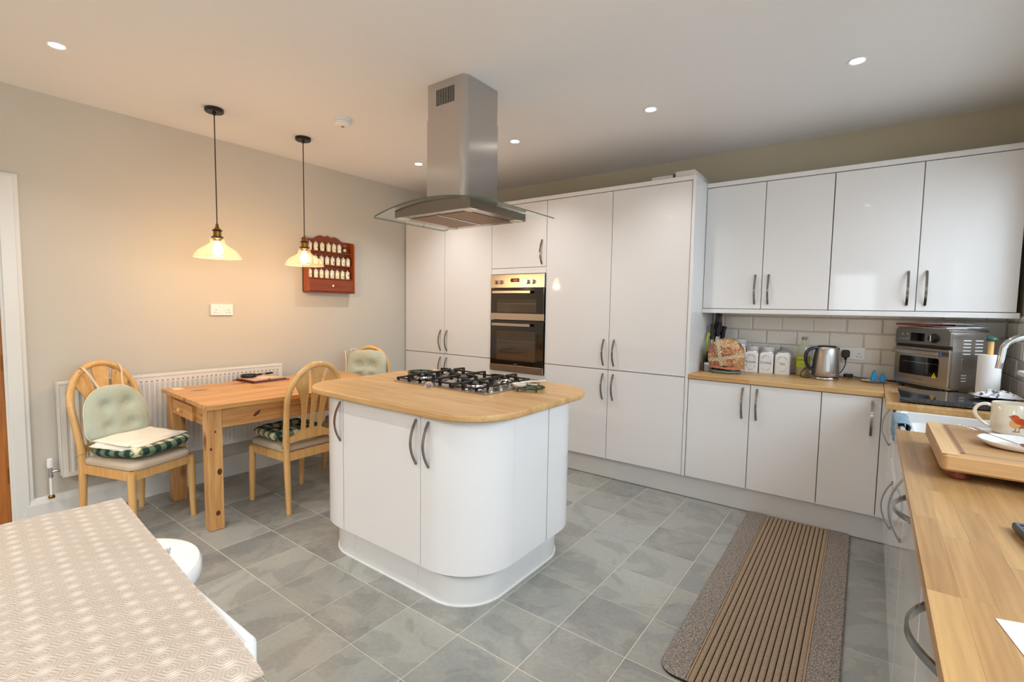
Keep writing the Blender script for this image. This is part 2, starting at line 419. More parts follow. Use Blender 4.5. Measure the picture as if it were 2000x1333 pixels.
# door casing and door in the left wall
mb = MB()
for (a0, a1, c0, c1) in ((DY1 - .01, DY1 + .088, 0, DZ + .085), (DY0 - .088, DY0 + .01, 0, DZ + .085)):
    mb.box(0, .018, a0, a1, c0, c1, .004).box(.018, .026, a0 + .012, a1 - .02, c0, c1 - .012, .004)
mb.box(0, .018, DY0 + .01, DY1 - .01, DZ - .01, DZ + .085, .004).box(.018, .0255, DY0 - .0, DY1 + .001, DZ + .01, DZ + .073, .003)
struct('trim_1', mb, M_trim)
mb = MB().box(-.12, -.05, DY1 - .03, DY1, 0, DZ, .002).box(-.12, -.05, DY0, DY0 + .03, 0, DZ, .002).box(-.12, -.05, DY0, DY1, DZ - .03, DZ, .002)
struct('trim_2', mb, M_trim)
d1 = struct('door_1', MB().box(-.045, -.004, DY0 + .003, DY1 - .004, .006, DZ - .004, .002), M_door)
for z in (.28, .95, 1.75): obj('hinge', MB().cyl((.0005, DY1 - .012, z), .004, .09, n=10), M_brass, d1)

# ------------------------------------------------------------------ handles
def bow(mb, p0, p1, out, bulge=0.034, w=0.0065, t=0.0028):
    p0, p1, out = Vector(p0), Vector(p1), Vector(out).normalized(); pts = []
    for k in range(23):
        s = k / 22; h = sin(pi * s) ** .82 if 0 < k < 22 else 0
        pts.append(p0.lerp(p1, s) + out * (0.0015 + bulge * h))
    wd = out.cross(p1 - p0).normalized()
    m = len(pts); vs = []; fs = []
    for i, p in enumerate(pts):
        tg = (pts[min(i + 1, m - 1)] - pts[max(i - 1, 0)]).normalized(); nn = wd.cross(tg).normalized()
        tt = t * 1.6 if i in (0, m - 1) else t
        for a, b in ((-1, -1), (1, -1), (1, 1), (-1, 1)): vs.append(p + wd * (w * a) + nn * (tt * b))
    for i in range(m - 1):
        for k in range(4): fs.append((i * 4 + k, i * 4 + (k + 1) % 4, i * 4 + 4 + (k + 1) % 4, i * 4 + 4 + k))
    fs += [(3, 2, 1, 0), tuple((m - 1) * 4 + k for k in range(4))]
    mb.add(vs, fs)
    for p in (p0, p1): mb.tube([p - out * .001, p + out * .006], .0065, 8)
    return mb

def door_front(parent, x0, x1, z0, z1, yf, hx=None, hz=None, th=.019, name='door', g=.0022, hor=False, mat=None):
    d = obj(name, MB().box(x0 + g, x1 - g, yf, yf + th, z0 + g, z1 - g, .0018, 2), mat or M_gloss, parent)
    if hx is not None:
        if hor: b = bow(MB(), (hx - .1, yf, hz), (hx + .1, yf, hz), (0, -1, 0))
        else: b = bow(MB(), (hx, yf, hz - .1), (hx, yf, hz + .1), (0, -1, 0))
        obj('handle', b, M_handle, d)
    return d

YF = -0.602
def carcass(parent, x0, x1, y0, y1, z0, z1, name='carcass'):
    return obj(name, MB().box(x0, x1, y0, y1, z0, z1), M_panel, parent)

# tall units
g = 'tall kitchen units on the back wall'
t = thing('tall_cabinet', 'tall white gloss double cupboard in the corner, left of the built-in ovens', 'cabinet', (.6, -.3, 0), group=g)
carcass(t, 0.012, 1.19, YF + .021, -.022, .17, 2.262)
for (a, b, hx) in ((0.012, .5895, .538), (.5895, 1.188, .625)):
    door_front(t, a, b, .885, 2.2665, YF, hx, 1.02); door_front(t, a, b, .170, .882, YF, hx, .748)
t = thing('oven_housing_cabinet', 'white gloss cupboard housing the built-in double oven', 'cabinet', (1.487, -.3, 0), group=g)
mb = MB().box(1.19, 1.206, YF + .021, -.022, .17, 2.262).box(1.768, 1.784, YF + .021, -.022, .17, 2.262).box(1.206, 1.768, -.04, -.022, .17, 2.262)
mb.box(1.206, 1.768, YF + .021, -.04, 1.70, 2.262).box(1.206, 1.768, YF + .021, -.04, .17, .755)
obj('carcass', mb, M_panel, t)
door_front(t, 1.188, 1.784, 1.712, 2.2665, YF, 1.740, 1.838)
obj('filler_panel', MB().box(1.190, 1.782, YF + .001, YF + .019, 1.660, 1.709, .0015), M_gloss, t)
obj('filler_panel', MB().box(1.190, 1.782, YF + .001, YF + .019, .735, .778, .0015), M_gloss, t)
door_front(t, 1.188, 1.784, .170, .732, YF)
t = thing('tall_cabinet', 'tall white gloss double cupboard right of the built-in ovens, up to the end panel', 'cabinet', (2.38, -.3, 0), group=g)
carcass(t, 1.784, 2.978, YF + .021, -.022, .17, 2.262)
for (a, b, hx) in ((1.784, 2.380, 2.337), (2.380, 2.978, 2.425)):
    door_front(t, a, b, .885, 2.2665, YF, hx, 1.02); door_front(t, a, b, .170, .882, YF, hx, .748)
obj('end_panel', MB().box(2.980, 3.000, YF - .006, -.022, .170, 2.2985, .0015), M_gloss, t)
o = obj('cornice_strip', MB().box(0.012, 2.979, YF - .006, YF + .06, 2.268, 2.300, .002), M_gloss); tag(o, 'white cornice strip along the top of the tall cabinets', 'cornice')
o = obj('plinth_board', MB().box(.03, 4.19, -.548, -.532, .002, .167, .001), M_plinth); tag(o, 'long white kickboard under the back run of cabinets', 'plinth')
# wall units
YW = -.3216
g = 'wall cupboards over the back worktop'
def wall_unit(x0, xm, x1, label, hl, hr):
    t = thing('wall_cabinet', label, 'cabinet', ((x0 + x1) / 2, YW / 2, 1.378), group=g)
    carcass(t, x0 + .001, x1 - .001, YW + .021, -.022, 1.378, 2.258)
    door_front(t, x0, xm, 1.378, 2.260, YW, hl, 1.515); door_front(t, xm, x1, 1.378, 2.260, YW, hr, 1.515)
wall_unit(3.001, 3.394, 3.7915, 'white gloss double wall cupboard beside the tall end panel, over the canisters', 3.353, 3.437)
wall_unit(3.7925, 4.232, 4.664, 'white gloss double wall cupboard in the right corner, over the mini oven', 4.190, 4.275)
o = obj('cornice_strip', MB().box(3.001, 4.672, YW - .008, YW + .05, 2.262, 2.293, .002), M_gloss); tag(o, 'white cornice strip on top of the wall cupboards', 'cornice')
o = obj('pelmet', MB().box(3.001, 4.676, YW - .01, YW + .012, 1.345, 1.376, .002).box(3.001, 4.676, YW + .012, -.012, 1.362, 1.376), M_gloss); tag(o, 'white pelmet strip under the wall cupboards', 'pelmet')
# base units on the back run
g = 'base cupboards under the worktops'
t = thing('base_cabinet', 'white gloss double base cupboard below the kettle and canisters', 'cabinet', (3.4, -.3, 0), group=g)
carcass(t, 3.002, 3.804, YF + .021, -.022, .17, .878)
door_front(t, 3.002, 3.406, .170, .877, YF, 3.361, .748); door_front(t, 3.406, 3.805, .170, .877, YF, 3.448, .748)
t = thing('base_cabinet', 'narrow white gloss base cupboard nearest the inner corner, single handle', 'cabinet', (3.95, -.3, 0), group=g)
carcass(t, 3.806, 4.102, YF + .021, -.022, .17, .878)
door_front(t, 3.805, 4.102, .170, .877, YF, 4.058, .748)
o = obj('corner_post', MB().prism([(4.104, YF), (4.14, YF), (4.14, YF - .02), (4.158, YF - .02), (4.158, YF + .02), (4.104, YF + .02)], .170, .877), M_gloss); tag(o, 'slim white post in the inner corner between the base cupboards', 'corner post')

# ------------------------------------------------------------------ right run (fronts face -x at x = 4.14)
XF = 4.14
def front_x(parent, y0, y1, z0, z1, hy=None, hz=None, hor=False, name='door'):
    gg = .0022
    d = obj(name, MB().box(XF, XF + .019, y0 + gg, y1 - gg, z0 + gg, z1 - gg, .0018, 2), M_gloss, parent)
    if hy is not None:
        a, b = ((XF, hy - .1, hz), (XF, hy + .1, hz)) if hor else ((XF, hy, hz - .1), (XF, hy, hz + .1))
        obj('handle', bow(MB(), a, b, (-1, 0, 0)), M_handle, d)
    return d
def xcarc(parent, y0, y1, z0=.17, z1=.868): obj('carcass', MB().box(XF + .021, W - .005, y0, y1, z0, z1), M_panel, parent)
t = thing('base_cabinet', 'white gloss base cupboard between the inner corner and the sink', 'cabinet', (4.4, -.82, 0), group=g)
xcarc(t, -1.035, -.625); front_x(t, -1.035, -.625, .17, .868, -.80, .752)
t = thing('sink_cabinet', 'white gloss cupboard with two short doors under the ceramic sink', 'cabinet', (4.4, -1.34, 0), group=g)
xcarc(t, -1.685, -1.037, .17, .640); front_x(t, -1.36, -1.037, .17, .642, None); front_x(t, -1.685, -1.362, .17, .642, -1.50, .54)
t = thing('base_cabinet', 'white gloss base cupboard just on the near side of the sink', 'cabinet', (4.4, -1.97, 0), group=g)
xcarc(t, -2.25, -1.687); front_x(t, -2.25, -1.687, .17, .868, -2.19, .752)
t = thing('appliance_cabinet', 'white gloss full-height front with a horizontal handle, behind the nearest drawer unit', 'cabinet', (4.4, -2.56, 0), group=g)
xcarc(t, -2.868, -2.252); front_x(t, -2.868, -2.252, .17, .868, -2.46, .845, True)
t = thing('drawer_cabinet', 'nearest white gloss drawer unit at the bottom right of the photo', 'cabinet', (4.4, -3.17, 0), group=g)
xcarc(t, -3.47, -2.87)
front_x(t, -3.47, -2.87, .52, .868, -3.10, .848, True, 'drawer'); front_x(t, -3.47, -2.87, .17, .518, -3.15, .485, True, 'drawer')
t = thing('base_cabinet', 'white gloss base cupboard at the near end of the right-hand run, beside the camera', 'cabinet', (4.4, -3.85, 0), group=g)
xcarc(t, -4.25, -3.472); front_x(t, -4.25, -3.472, .17, .868, -3.53, .75)
o = obj('plinth_board', MB().box(4.195, 4.211, -4.25, -.549, .002, .167, .001), M_plinth); tag(o, 'white kickboard under the right-hand run of cabinets', 'plinth')

# worktops
o = obj('worktop', MB().prism([(3.001, -.612), (4.108, -.612), (4.108, -.002), (3.001, -.002)], .880, .910, bev=.002), M_wtop)
tag(o, 'oiled wood-block worktop along the back wall under the wall cupboards', 'worktop', 'oiled wood-block worktops')
poly = [(4.110, -1.03), (W - .004, -1.03), (W - .004, -.002), (4.110, -.002)]
o = obj('worktop', MB().prism(poly, .880, .910, bev=.002), M_wtop_y); tag(o, 'wood-block worktop corner piece under the mini oven and granite slab, ending at the sink', 'worktop', 'oiled wood-block worktops')
wt = obj('worktop', MB().box(4.130, W - .004, -4.26, -1.695, .870, .9000, .0015), M_wtop_y)
tag(wt, 'broad near wood-block worktop at the right, carrying the chopping board', 'worktop', 'oiled wood-block worktops')
rs = random.Random(11); xx = 4.128; ci = 0
while xx < W - .006:
    wdt = min(.0425, W - .005 - xx); yy = -4.26
    first = True
    while yy < -1.69:
        L = rs.uniform(.12, .5) if first else rs.uniform(.24, .52); first = False
        y1 = min(yy + L, -1.693)
        if -1.693 - y1 < .06: y1 = -1.693
        obj('stave', MB().box(xx + .00003, xx + wdt - .00003, yy + .00003, y1 - .00003, .9002, .9100, .0002), M_stave, wt, ang=30)
        yy = y1
        if y1 >= -1.6931: break
    xx += wdt; ci += 1

# ------------------------------------------------------------------ backsplash tiles (bevelled metro)
def metro(parent, o, u, v, nrm, a, b):
    """o origin, u along, v up, nrm outward"""
    o, u, v, nrm = map(Vector, (o, u, v, nrm)); e, bv, dp = .0012, .009, .007
    P4 = lambda i, h: [o + u * i + v * i + nrm * h, o + u * (a - i) + v * i + nrm * h, o + u * (a - i) + v * (b - i) + nrm * h, o + u * i + v * (b - i) + nrm * h]
    bv = min(bv, a * .4, b * .4)
    vs = P4(e, 0.0005) + P4(e, dp * .45) + P4(bv, dp); fs = []
    for l in range(2):
        for k in range(4): fs.append((l * 4 + k, l * 4 + (k + 1) % 4, l * 4 + 4 + (k + 1) % 4, l * 4 + 4 + k))
    fs.append((8, 9, 10, 11)); obj('tile', MB().add(vs, fs), M_tilew, parent, ang=0)
struct('trim_3', MB().box(3.001, W, -.0035, -.0005, .911, 1.36), M_tilegrout)
struct('trim_4', MB().box(W - .0035, W - .0005, -3.2, -.004, .911, 1.045).box(W - .0035, W - .0005, wy1, -.004, 1.045, 1.36), M_tilegrout)
rows = [(.912, 1.0155), (1.0155, 1.118), (1.118, 1.2215), (1.2215, 1.325), (1.325, 1.361)]
for r, (z0, z1) in enumerate(rows):
    offx = 3.091 - .2 if r % 2 == 1 else 3.191 - .2
    x = offx - .2
    while x < W - .01:
        a0, a1 = max(x, 3.002), min(x + .2, W - .008)
        if a1 - a0 > .02: metro(wall_back, (a0, -.0035, z0), (1, 0, 0), (0, 0, 1), (0, -1, 0), a1 - a0, z1 - z0)
        x += .2
    y = -.012 - (.1 if r % 2 else 0.0); ys = [-.012] + ([y] if r % 2 else [])
    while y > -3.2: y -= .2; ys.append(y)
    for k in range(len(ys) - 1):
        ya, yb = ys[k + 1], ys[k]
        if z0 > 1.04:
            ya = max(ya, wy1)
        if r == 1: 
            if ya < wy1: z1_ = 1.044
            else: z1_ = z1
        else: z1_ = z1
        if yb - ya > .02 and (z0 < 1.04 or yb > wy1): metro(wall_right, (W - .0035, ya, z0), (0, 1, 0), (0, 0, 1), (-1, 0, 0), yb - ya, z1_ - z0)

# ------------------------------------------------------------------ island
ix0, ix1, iy0, iy1, ir = 1.50, 2.75, -2.62, -1.655, .30
isl = thing('kitchen_island', 'white gloss kitchen island with curved corner doors, standing on the slate floor', 'island', ((ix0 + ix1) / 2, (iy0 + iy1) / 2, 0))
obj('carcass', MB().prism(rrect(ix0 + .022, ix1 - .022, iy0 + .022, iy1 - .022, ir - .02, 14), .165, .878), M_panel, isl)
def arc_door(cx, cy, a0, a1, r, z0, z1, ext0=None, ext1=None, th=.019, n=16):
    out, inn = [], []
    for k in range(n + 1):
        a = radians(a0 + (a1 - a0) * k / n); out.append((cx + r * cos(a), cy + r * sin(a))); inn.append((cx + (r - th) * cos(a), cy + (r - th) * sin(a)))
    def ex(e, a):
        a = radians(a); return (out[0][0], out[0][1])
    if ext0:
        d = Vector((sin(radians(a0)), -cos(radians(a0)))) * ext0
        out.insert(0, (out[0][0] + d.x, out[0][1] + d.y)); inn.insert(0, (inn[0][0] + d.x, inn[0][1] + d.y))
    if ext1:
        d = Vector((-sin(radians(a1)), cos(radians(a1)))) * ext1
        out.append((out[-1][0] + d.x, out[-1][1] + d.y)); inn.append((inn[-1][0] + d.x, inn[-1][1] + d.y))
    return MB().prism(out + inn[::-1], z0, z1)
z0, z1 = .172, .876
R_ = .30
# front left curved door, front flat door, front right curved door (with flat return), right panel, rear curved doors
d = obj('curved_door', arc_door(ix0 + .30, iy0 + .30, 180, 270, .30, z0, z1, None, .038), M_gloss, isl)
obj('handle', bow(MB(), (ix0 + .318, iy0, .652), (ix0 + .318, iy0, .852), (0, -1, 0)), M_handle, d)
d = obj('door', MB().box(1.842, 2.424, iy0, iy0 + .019, z0, z1, .0018, 2), M_gloss, isl)
obj('handle', bow(MB(), (2.398, iy0, .648), (2.398, iy0, .848), (0, -1, 0)), M_handle, d)
d = obj('curved_door', arc_door(ix1 - .27, iy0 + .27, -90, 0, .27, z0, z1, .052, None), M_gloss, isl)
obj('handle', bow(MB(), (2.478, iy0, .648), (2.478, iy0, .848), (0, -1, 0)), M_handle, d)
obj('side_panel', MB().box(ix1 - .019, ix1, iy0 + .272, -2.058, z0, z1, .0015, 1), M_gloss, isl)
obj('curved_door', arc_door(ix1 - .27, iy1 - .27, 0, 90, .27, z0, z1, .126, None), M_gloss, isl)
obj('curved_door', arc_door(ix0 + .30, iy1 - .30, 90, 180, .30, z0, z1), M_gloss, isl)
obj('door', MB().box(ix0 + .302, ix1 - .272, iy1 - .019, iy1, z0, z1, .0015), M_gloss, isl)
obj('side_panel', MB().box(ix0, ix0 + .019, iy0 + .302, iy1 - .302, z0, z1, .0015), M_gloss, isl)
pl = obj('plinth', MB().prism(rrect(ix0 + .06, ix1 - .06, iy0 + .048, iy1 - .06, (.24, .22, .22, .24), 14), 0.004, .165), M_plinth, isl)
mb = MB()
for (x, y) in ((1.872, iy0 + .0465), (2.36, iy0 + .0465)): mb.box(x - .0012, x + .0012, y, y + .002, .01, .164)
for y in (-2.30, -2.03): mb.box(ix1 - .0605, ix1 - .0585, y - .0012, y + .0012, .01, .164)
obj('plinth_joint', mb, M_trim, isl)
mb = MB(); rr1 = rrect(ix0 + .054, ix1 - .054, iy0 + .042, iy1 - .054, (.245, .225, .225, .245), 14)
obj('sealant_bead', MB().prism(rr1, 0.0005, .007), M_white, isl)
o = obj('worktop', MB().prism(rrect(1.425, 2.812, -2.662, -1.595, (.27, .27, .27, .27), 18), .880, .910, bev=.005), M_wtop, ang=50)
tag(o, 'rounded wood-block worktop on the island', 'worktop', 'oiled wood-block worktops')

# ------------------------------------------------------------------ hob
hx0, hx1, hy0, hy1 = 1.735, 2.462, -2.205, -1.690
t = thing('gas_hob', 'stainless steel five-burner gas hob with black pan supports set in the island', 'hob', ((hx0 + hx1) / 2, (hy0 + hy1) / 2, .910))
mb = MB().prism(rrect(hx0, hx1, hy0, hy1, .012, 4), .9102, .916, bev=.002)
mb.prism(rrect(hx0 + .02, hx1 - .02, hy0 + .02, hy1 - .02, .01, 4), .916, .9175)
obj('tray', mb, M_steelx, t)
burn = [(1.855, -2.075, .036), (1.855, -1.815, .036), (2.070, -1.945, .058), (2.285, -2.085, .046), (2.285, -1.815, .030)]
for bx, by, br in burn:
    b = obj('burner', MB().lathe([(br * 1.9, 0), (br * 1.75, .004), (br * 1.25, .008), (br * 1.1, .012), (br * 1.05, .020), (br * .9, .021)], (bx, by, .9175), 28), M_chrome, t)
    obj('burner_cap', MB().lathe([(br * .98, 0), (br, .002), (br, .006), (br * .9, .009), (0, .010)], (bx, by, .9385), 28), M_iron, b)
def grate(x0, x1, y0, y1, centres):
    mb = MB(); z = .918; top = .958
    mb.box(x0, x1, y0, y0 + .008, z + .010, z + .018).box(x0, x1, y1 - .008, y1, z + .010, z + .018)
    mb.box(x0, x0 + .008, y0, y1, z + .010, z + .018).box(x1 - .008, x1, y0, y1, z + .010, z + .018)
    for (cx, cy, r) in centres:
        fy0, fy1 = (y0, y1) if len(centres) == 1 else ((y0, (y0 + y1) / 2) if cy < (y0 + y1) / 2 else ((y0 + y1) / 2, y1))
        for (ex, ey) in ((x0 + .006, cy), (x1 - .006, cy), (cx, fy0 + .006), (cx, fy1 - .006)):
            d = Vector((cx - ex, cy - ey, 0)); L = d.length; d.normalize(); w = Vector((-d.y, d.x, 0)) * .0072
            e = Vector((ex, ey, 0)); ie = Vector((cx, cy, 0)) - d * (r * .55)
            def slab(a, b, za, zb, zc, zd):
                mb.add([a - w + Vector((0, 0, za)), a + w + Vector((0, 0, za)), a + w + Vector((0, 0, zb)), a - w + Vector((0, 0, zb)),
                        b - w + Vector((0, 0, zc)), b + w + Vector((0, 0, zc)), b + w + Vector((0, 0, zd)), b - w + Vector((0, 0, zd))],
                       [(0, 1, 2, 3), (7, 6, 5, 4), (0, 4, 5, 1), (1, 5, 6, 2), (2, 6, 7, 3), (3, 7, 4, 0)])
            slab(e - d * .006, e + d * .008, z, top - .002, z, top)
            slab(e + d * .008, ie, top - .011, top, top - .008, top + .001)
        for a in range(4):
            pass
    for cx in (x0 + .006, x1 - .006):
        for cy in (y0 + .006, y1 - .006): mb.box(cx - .006, cx + .006, cy - .006, cy + .006, z, z + .018)
    return mb
obj('pan_support', grate(1.755, 1.955, -2.190, -1.700, [burn[0], burn[1]]), M_iron, t)
obj('pan_support', grate(1.963, 2.177, -2.150, -1.740, [burn[2]]), M_iron, t)
obj('pan_support', grate(2.185, 2.385, -2.190, -1.700, [burn[3], burn[4]]), M_iron, t)
for k in range(5): obj('knob', MB().lathe([(.016, 0), (.016, .004), (.013, .006), (.012, .020), (.010, .022)], (2.425, -2.12 + .085 * k, .9175), 18), M_chrome, t)

# trivets
def trivet(label, cx, cy, z, r, rz, mat=M_green, leg=.016, n=5):
    t = thing('trivet', label, 'trivet', (cx, cy, z), rz, 'openwork iron trivets')
    zt = leg
    mb = MB().tube([(r * cos(a), r * .96 * sin(a), zt + .003) for a in [2 * pi * k / 40 for k in range(40)]], .0045, 6, True)
    mb.tube([(r * .32 * cos(a), r * .32 * sin(a), zt + .003) for a in [2 * pi * k / 20 for k in range(20)]], .003, 6, True)
    for k in range(8):
        a = 2 * pi * k / 8
        mb.tube([((r * .66 + r * .29 * cos(b)) * cos(a) - r * .25 * sin(b) * sin(a), (r * .66 + r * .29 * cos(b)) * sin(a) + r * .25 * sin(b) * cos(a), zt + .003) for b in [2 * pi * q / 14 for q in range(14)]], .0028, 5, True)
        mb.tube([(r * .33 * cos(a + .39), r * .33 * sin(a + .39), zt + .003), (r * cos(a + .39), r * .96 * sin(a + .39), zt + .003)], .0026, 5)
    obj('openwork_plate', mb, mat, t, local=True)
    for k in range(4):
        a = 2 * pi * (k + .5) / 4; obj('foot', MB().lathe([(.0045, 0), (.004, zt), (.006, zt + .003)], (r * .9 * cos(a), r * .87 * sin(a), 0), 10), M_black if mat is M_green else mat, t, local=True)
    return t
trivet('dark green iron trivet on the island carrying the spoon rest', 2.545, -1.93, .910, .082, .3)
trivet('empty dark green iron trivet on the island behind the hob corner', 1.650, -1.90, .910, .085, 0)
# spoon rest with spatula
t = thing('spoon_rest', 'cream spoon rest dish sitting on the green trivet beside the hob', 'spoon rest', (2.508, -1.975, .9335))
obj('bowl', MB().lathe([(.026, 0), (.034, .004), (.041, .016), (.040, .018), (.032, .008), (0, .005)], (2.508, -1.975, .9335), 28), M_cream, t)
obj('grip', MB().prism(rrect(2.54, 2.60, -1.950, -1.932, .008, 4), .946, .951, bev=.0015), M_cream, t)
t = thing('spatula', 'white kitchen spatula lying across the spoon rest', 'spatula', (2.54, -1.90, .953))
Mx = Matrix.Translation((2.52, -1.965, .957)) @ Matrix.Rotation(radians(48), 4, 'Z') @ Matrix.Rotation(radians(-3), 4, 'Y')
obj('blade', MB().prism(rrect(-.01, .045, -.016, .016, .008, 4), 0, .003, bev=.001).xf(Mx), M_white, t)
obj('shaft', MB().box(.045, .13, -.005, .005, -.001, .004, .001).xf(Mx), M_white, t)
# glass paperweight
n = N('clear_crystal'); M_crystal = n.fin((235, 225, 220), 0.03); n.b.inputs['Transmission Weight'].default_value = 0.85; n.b.inputs['IOR'].default_value = 1.45
t = thing('paperweight', 'small clear faceted glass ornament standing at the front edge of the hob', 'ornament', (2.073, -2.232, .910))
mb = MB().lathe([(.016, 0), (.020, .003), (.0225, .014), (.021, .026), (.015, .033), (.006, .035), (0, .035)], (2.073, -2.232, .910), 11)
obj('body', mb, M_crystal, t, ang=8)
obj('base_disc', MB().lathe([(.014, 0), (.014, .0015)], (2.073, -2.232, .9102), 16), M_chrome, t)
Mt = Matrix.Translation((2.073 + .0145, -2.232 - .0180, .9265)) @ Matrix.Rotation(radians(38), 4, 'Z') @ Matrix.Rotation(pi / 2, 4, 'X')
obj('lettering', text_mb('Diva', .013, Mt), P('amber_print', (150, 70, 30), .4), t, ang=0)

# ------------------------------------------------------------------ cooker hood
hd = thing('cooker_hood', 'brushed steel island extractor hood with a curved glass canopy hanging over the hob', 'hood', (2.107, -2.01, 1.86))
def chim(x0, x1, y0, y1, z0, z1, r=.035): return MB().prism(rrect(x0, x1, y0, y1, (.004, r, .004, .004), 8), z0, z1)
obj('lower_chimney', chim(1.964, 2.250, -2.151, -1.868, 1.915, 2.398), M_steelv, hd)
up_ = obj('upper_chimney', chim(1.967, 2.247, -2.148, -1.871, 2.399, H - .001), M_steelv, hd)
mb = MB()
for k in range(11): x = 2.039 + k * .0126; mb.prism(rrect(x - .0028, x + .0028, 2.462, 2.548, .0027, 3), -2.1495, -2.1475, axis='y')
obj('vent_slot', mb, M_black, up_)
zc, hs = 1.932, .06; xc = 2.10
def gz(x): return zc - hs * ((x - xc) / .44) ** 2
n_ = 28; bx0, bx1 = 1.816, 2.384
top = [(bx1 + (bx0 - bx1) * k / n_, gz(bx1 + (bx0 - bx1) * k / n_) - .005) for k in range(n_ + 1)]
obj('canopy_body', MB().prism([(bx0, 1.860), (bx1, 1.860)] + top, -2.255, -1.770, axis='y'), steel('canopy_steel', (150, 142, 134), .22, (3, 200, 260)), hd, ang=20)  # steel colour darkened to stand in for the dim reflection on the body
gl_ = glassy('green_tinted_glass', (0.93, 0.97, 0.94), 1.0, 0.10)
def gl(k, m, dz):
    return None
N1, x_a, x_b, ya, yb = 44, 1.655, 2.535, -2.285, -1.690
out = []
for layer in (0, .006):
    for i in range(N1 + 1):
        x = x_a + (x_b - x_a) * i / N1; e = min(i, N1 - i) / N1
        cr = .012; dxe = min(x - x_a, x_b - x); ins = cr - sqrt(max(0, cr * cr - (cr - dxe) ** 2)) if dxe < cr else 0
        out.append((x, ya + ins, gz(x) + layer)); out.append((x, yb - ins, gz(x) + layer))
n2 = 2 * (N1 + 1); fs = []
for i in range(N1):
    a, b, c, d = 2 * i, 2 * i + 1, 2 * i + 3, 2 * i + 2
    fs += [(a, b, c, d), (n2 + a, n2 + d, n2 + c, n2 + b)]
obj('glass_canopy', MB().add(out, fs), gl_, hd, ang=60, flip=False)
edge = []
pts = [(out[2 * i][0], out[2 * i][1], out[2 * i][2] + .003) for i in range(N1 + 1)] + [(out[2 * i + 1][0], out[2 * i + 1][1], out[2 * i + 1][2] + .003) for i in range(N1, -1, -1)]
obj('glass_edge', MB().tube(pts, .0026, 4, True), P('green_glass_edge', (84, 104, 84), .15), hd)
M_mesh = P('bronze_grease_filter', (140, 104, 60), 0.4, 0.8, var=.25, vs=120, bump=.3)
for (a, b) in ((1.885, 2.093), (2.107, 2.315)): obj('grease_filter', MB().box(a, b, -2.195, -1.835, 1.8575, 1.8605, .001), M_mesh, hd)
obj('filter_trim', MB().box(2.094, 2.106, -2.20, -1.83, 1.8555, 1.8605, .001), M_chrome, hd)
for (x, y) in ((1.845, -2.215), (2.35, -2.21), (1.845, -1.815), (2.35, -1.815)):
    obj('hood_lamp', MB().lathe([(.036, 0), (.036, -.004), (.028, -.006), (0, -.006)], (x, y, 1.8598), 24), P('unlit_lens', (236, 228, 214), .3), hd)
for k in range(4): obj('fixing_bolt', MB().lathe([(.007, 0), (.006, .006), (0, .008)], ((1.90, 2.31)[k % 2], (-2.2, -1.8)[k // 2], gz(1.90) + .006), 12), M_chrome, hd)

# ------------------------------------------------------------------ double oven
ov = thing('built_in_double_oven', 'stainless and black glass double oven built into the tall cupboards', 'oven', (1.49, YF, .79))
OY = YF - .020
obj('oven_body', MB().box(1.210, 1.764, YF + .019, -.05, .781, 1.655), M_dark, ov)
cp = obj('control_panel', MB().box(1.197, 1.780, OY, YF + .018, 1.536, 1.655, .002), M_steelx, ov)
for x in (1.262, 1.318, 1.610, 1.668): obj('knob', MB().lathe([(.021, 0), (.021, -.003), (.017, -.005), (.0155, -.024), (.013, -.026)], (x, OY, 1.586), 20, 'y'), M_chrome, cp)
obj('display', MB().box(1.425, 1.520, OY - .001, OY + .004, 1.585, 1.618), M_blackglass, cp)
obj('display_digits', text_mb('12:08', .022, frontal(1.476, OY - .0016, 1.601)), emit('red_led', (255, 60, 50), 2.5), cp, ang=0)
mb = MB()
for k in range(6): mb.lathe([(.004, 0), (.004, -.003)], (1.430 + k * .017, OY, 1.570), 10, 'y')
obj('display_button', mb, M_chrome, cp)
def oven_door(z0, z1, wz0, wz1, hz, sb0, sb1):
    d = obj('oven_door', MB().box(1.199, 1.778, OY + .002, YF + .018, z0, z1, .002), M_blackglass, ov)
    n = P('oven_window_glass', (62, 50, 38), 0.05, coat=.4)
    obj('oven_window', MB().box(1.272, 1.700, OY + .0008, OY + .004, wz0, wz1, .0008), n, d)
    obj('oven_handle', MB().box(1.245, 1.660, OY - .040, OY - .026, hz - .0115, hz + .0115, .002).box(1.27, 1.285, OY - .027, OY + .003, hz - .007, hz + .007).box(1.62, 1.635, OY - .027, OY + .003, hz - .007, hz + .007), M_steelx, d)
    obj('steel_band', MB().box(1.197, 1.780, OY, OY + .012, sb0, sb1, .001), M_steelx, d)
    obj('shelf_rail', MB().box(1.275, 1.697, OY - .0002, OY + .001, (wz0 * .35 + wz1 * .65), (wz0 * .35 + wz1 * .65) + .003), P('rail_grey', (120, 104, 84), .3, .5), d)
oven_door(1.252, 1.533, 1.318, 1.435, 1.497, 1.250, 1.308)
oven_door(.786, 1.246, .885, 1.150, 1.207, .784, .842)
obj('oven_badge', text_mb('lamona', .012, frontal(1.49, OY + .0005, .856)), P('badge_grey', (150, 150, 150), .3), ov, ang=0)

